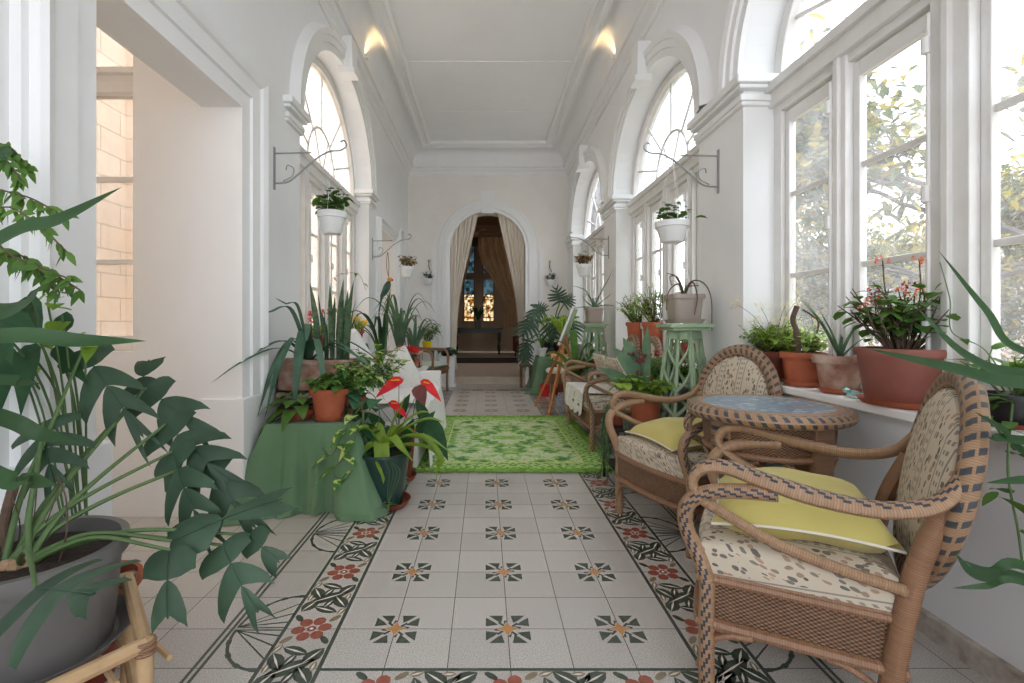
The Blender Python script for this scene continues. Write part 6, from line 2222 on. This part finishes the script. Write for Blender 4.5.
# --- wall brackets and hanging pots -------------------------------------------
def bracket(label, x, y, z, sg, L=.40):
    t = thing('wall_bracket', label, 'bracket', (x, y, z))
    m = MB()
    m.box((min(0, sg * .006), -.012, -.14), (max(0, sg * .006), .012, .14)); m.build('wall_plate', iron, t, smooth=False)
    m = MB()
    m.tube([(0, 0, .10), (sg * L * .62, 0, .105)], .005, 6)
    m.tube(cr_path([(0, 0, -.10), (sg * .09, 0, -.09), (sg * .16, 0, -.04), (sg * .26, 0, .05), (sg * .36, 0, .11), (sg * .44, 0, .12), (sg * .48, 0, .15), (sg * .465, 0, .185), (sg * .44, 0, .175)], 6), .006, 7)
    m.tube(cr_path([(sg * .06, 0, -.085), (sg * .12, 0, -.05), (sg * .13, 0, .0), (sg * .09, 0, .02), (sg * .08, 0, -.01)], 6), .004, 6)
    m.build('scrolled_arm', iron, t)
    return t


def hanging(label, x, y, zt, hook, r, h, matpot, kind, seed):
    t = thing('hanging_planter', label, 'hanging plant', (x, y, zt))
    m = MB(); m.lathe([(0, -h), (r * .62, -h), (r * .66, -h + .01), (r * .70, -h + .016), (r * .92, -h * .3), (r, -h * .28), (r * 1.03, 0), (r * .97, 0), (r * .9, -.03)], n=28); m.build('pot', matpot, t)
    m = MB(); m.lathe([(r * .92, -.02), (0.001, -.012)], n=20); m.build('soil', soil_m, t)
    m = MB(); top = V((0, 0, hook - zt))
    for k in range(3):
        a = k * 2 * PI / 3 + .5
        m.tube([(r * math.cos(a), r * math.sin(a), -.01), top * .94], .002, 4)
    m.tube(cr_path([top * .94, top * .97 + V((.01, 0, 0)), top, top + V((0, 0, .012))], 3), .003, 5)
    m.build('hanger', white_pot, t)
    ml, ms = MB(), MB()
    mat = L_mid
    if kind == 0: bush(ml, ms, (0, 0, -.02), 20, .2, .12, .06, .05, 'round', seed, 5, .003, droop=.5)
    elif kind == 1: bush(ml, ms, (0, 0, -.02), 24, .20, .13, .06, .042, 'ovate', seed, 5, .003); mat = L_red
    else: bush(ml, ms, (0, 0, -.02), 14, .18, .11, .055, .038, 'ovate', seed, 5, .002); mat = L_dark if kind == 2 else L_mid
    if kind == 3:
        for k in range(3): leaf(ml, (-.06 + .1 * k, -.02, .02), (-.5 + .8 * k, -.4, .4), .075, .075, 'round', .4)
    fin(t, foliage=(ml, mat), stems=(ms, stem_green))
    return t


bracket('scrolled iron bracket on the left wall beside the near arch', XL, 3.245 + .0, 2.12, 1)
hanging('white hanging pot of green ivy on the near left bracket', -1.40 + .385, 3.245, 1.83, 2.275, .092, .145, white_pot, 0, 201)
bracket('scrolled iron bracket on the right pier above the pedestal', XR, 3.15, 2.07, -1)
hanging('white hanging pot with a few round leaves on the near right bracket', XR - .30, 3.15, 1.745, 2.20, .105, .13, white_pot, 3, 202)
bracket('scrolled iron bracket on the left wall beyond the second opening', XL, 6.08, 2.02, 1, .4)
hanging('white hanging pot of red-tinged succulent, higher of the two at the far left', XL + .42, 6.08, 1.80, 2.15, .085, .13, white_pot, 1, 203)
bracket('scrolled iron bracket on the far right pier', XR, 5.95, 2.02, -1)
hanging('white hanging pot of yellow-green succulent near the far right window', XR - .30, 5.95, 1.81, 2.14, .095, .14, white_pot, 1, 204)
for x, lb, sdn in ((-1.02, 'tiny white hanging pot on the end wall left of the doorway', 205), (1.17, 'tiny white hanging pot on the end wall right of the doorway', 206)):
    h = hanging(lb, x, 8.78, 1.90 if sdn == 205 else 1.88, 2.22, .082, .11, white_pot, 2, sdn)
    m = MB(); m.tube([(0, .1, .33), (0, -.01, .33), (0, -.01, .30)], .004, 5); m.tube(cr_path([(.01, .08, .35), (0, .06, .25), (.03, .05, .15)], 4), .008, 6); m.build('wall_hook', stem_brown, h)
# wooden parrot
t = thing('hanging_parrot', 'painted wooden parrot hanging from a leather loop at the far left', 'ornament', (XL + .16, 6.08, 1.52))
m = MB(); pts = cr_path([(.045, 0, .10), (.03, 0, .05), (.0, 0, -.02), (-.05, 0, -.10)], 5); m.tube(pts, [.02 + .025 * math.sin(PI * i / (len(pts) - 1)) for i in range(len(pts))], 12); m.build('body', plain('parrot_green', srgb(40, 78, 66), .5, c2=srgb(70, 100, 80), scale=20), t)
m = MB(); m.tube(cr_path([(-.04, 0, -.08), (-.06, 0, -.18), (-.08, 0, -.32)], 5), [.018 - .0015 * i for i in range(11)], 6); m.build('tail', plain('parrot_tail', srgb(30, 56, 50), .5), t)
m = MB(); m.lathe([(0, -.03), (.025, -.02), (.032, .0), (.024, .024), (0, .032)], (.055, 0, .12), 14); m.build('head', plain('parrot_yellow', srgb(206, 150, 70), .5), t)
m = MB(); m.lathe([(0, -.018), (.013, -.008), (.015, .006), (0, .018)], (.085, 0, .115), 10); m.build('beak', red_m, t)
m = MB(); m.tube(cr_path([(.04, 0, .15), (.015, 0, .3), (.03, 0, .46), (.045, 0, .3), (.04, 0, .15)], 6), .004, 5); m.build('leather_loop', old_wood, t)

# small uplights on the cornice (warm glow on the cove)
for x, y, sg, lb in ((XL + .13, 5.25, 1, 'small warm uplight on the left cornice'), (XR - .13, 5.25, -1, 'small warm uplight on the right cornice')):
    t = thing('cornice_uplight', lb, 'lamp', (x, y, 3.935))
    m = MB(); m.lathe([(0, 0), (.018, 0), (.020, .03), (.016, .03), (.014, .01)], n=14); m.build('lamp_cup', white_pot, t)
    d = bpy.data.lights.new('uplight_glow', 'SPOT'); d.energy = 1.6; d.color = (1, .66, .3); d.spot_size = 1.9; d.spot_blend = 1; d.shadow_soft_size = .012
    lo = bpy.data.objects.new('uplight_glow', d); C.objects.link(lo); lo.parent = t; lo.location = (0, 0, .035); lo.rotation_euler = (PI, sg * .35, 0)

# --- outside: tree and building on the right -----------------------------------
def tree(label, x, y, H, seed, R=1.6, n_l=5200, group=None):
    t = thing('garden_tree', label, 'tree', (x, y, -.25), group=group)
    r = random.Random(seed)
    ms, ml = MB(), MB()
    ms.tube(cr_path([(0, 0, 0), (.08, .05, .8), (-.05, 0, 1.6), (0, .1, 2.2)], 5), [.13 - .004 * i for i in range(16)], 10)
    ends = []
    def br(p, d, L, rad, dep):
        q = p + d * L
        mid = p + d * L * .5 + V((r.uniform(-1, 1), r.uniform(-1, 1), r.uniform(-1, 1))) * L * .12
        pts = cr_path([p, mid, q], 3)
        ms.tube(pts, [lerp(rad, rad * .6, i / (len(pts) - 1)) for i in range(len(pts))], 6 if dep < 2 else 4, cap=False)
        if dep >= 4: ends.append((q, d)); return
        for k in range(3 if dep < 3 else 3):
            nd = (d + V((r.uniform(-1, 1), r.uniform(-1, 1), r.uniform(-.7, .8))) * .8).normalized()
            br(q, nd, L * r.uniform(.62, .82), rad * .6, dep + 1)
        ends.append((q, d))
    for k in range(5):
        a = 2 * PI * k / 5 + r.random()
        br(V((0, .05, 1.2 + .25 * k)), V((math.cos(a), math.sin(a), .5)).normalized(), H * .25, .06, 0)
    per = max(3, int(n_l / len(ends)))
    for q, d in ends:
        for k in range(per):
            p = q + V((r.gauss(0, 1), r.gauss(0, 1), r.gauss(0, 1))) * .20
            dd = V((r.uniform(-1, 1), r.uniform(-1, 1), r.uniform(-.6, .8)))
            leaf(ml, p, dd, r.uniform(.12, .20), r.uniform(.05, .075), 'lance', .3)
    ms.build('trunk', bark, t); ml.build('foliage', L_tree, t, angle=80)
    return t


tree('leafy tree with grey branches outside the nearest right window', 5.3, 3.9, 4.3, 3, n_l=17000)
tree('second leafy tree standing farther back in the yard on the right', 6.9, 8.4, 3.0, 8, n_l=12000)
tree('leafy tree at the right edge of the photograph outside the window', 4.9, 0.2, 2.6, 12, n_l=12000)
stone_b = limestone('pale_grey_limestone', (212, 204, 192), (226, 220, 210))
t = thing('stone_house', 'pale stone house with shuttered windows outside the right windows', 'building', (0, 0, 0))
m = MB(); m.box((9.5, 3, -.25), (10, 26, 3.1)); m.box((9.4, 3, 3.0), (10.1, 26, 3.2)); m.build('wall', stone_b, t, smooth=False)
sh = plain('blue_grey_shutter', srgb(96, 116, 140), .6)
for y in (4.6, 7.0, 10.5, 14, 18):
    m = MB(); m.box((9.44, y, .9), (9.52, y + .8, 2.4)); m.build('shuttered_window', sh, t, smooth=False)
t = thing('garden_hedge', 'dry reddish shrubs in the sunny yard outside the nearest right window', 'shrub', (3.6, 2.0, -.25))
ml, ms = MB(), MB(); bush(ml, ms, (0, 0, 0), 160, 1.5, .9, .09, .04, 'lance', 301, 14, .006); bush(ml, ms, (.6, 1.5, 0), 120, 1.4, .8, .09, .04, 'lance', 302, 14, .006)
fin(t, foliage=(ml, leaf_mat('dry_leaf', (.35, .22, .16), (.5, .36, .26), .7, .3, 3)), stems=(ms, stem_brown))

# kinds that repeat carry a common group
GROUPS = {'wall_bracket': 'scrolled iron wall brackets', 'hanging_planter': 'hanging white flower pots', 'wicker_armchair': 'wicker armchairs at the round table',
          'plant_pedestal': 'mint green pedestals along the right wall', 'cloth_covered_table': 'green-clothed plant tables', 'seat_pillow': 'yellow seat cushions',
          'scatter_cushion': 'floral cushions on the settee', 'doorway_curtain': 'cream curtains in the doorway', 'hall_curtain': 'brown hall curtains',
          'potted_jade': 'jade plants on the window sill', 'potted_geranium': 'geraniums on the left sill', 'throw_pillow': 'white pillows on the daybed',
          'garden_tree': 'trees outside the right windows', 'cornice_uplight': 'warm cornice uplights', 'planter_trough': 'clay troughs on the left'}
for o in scn.objects:
    if o.parent is None and o.get('label'):
        g = GROUPS.get(o.name.split('.')[0])
        if g: o['group'] = g
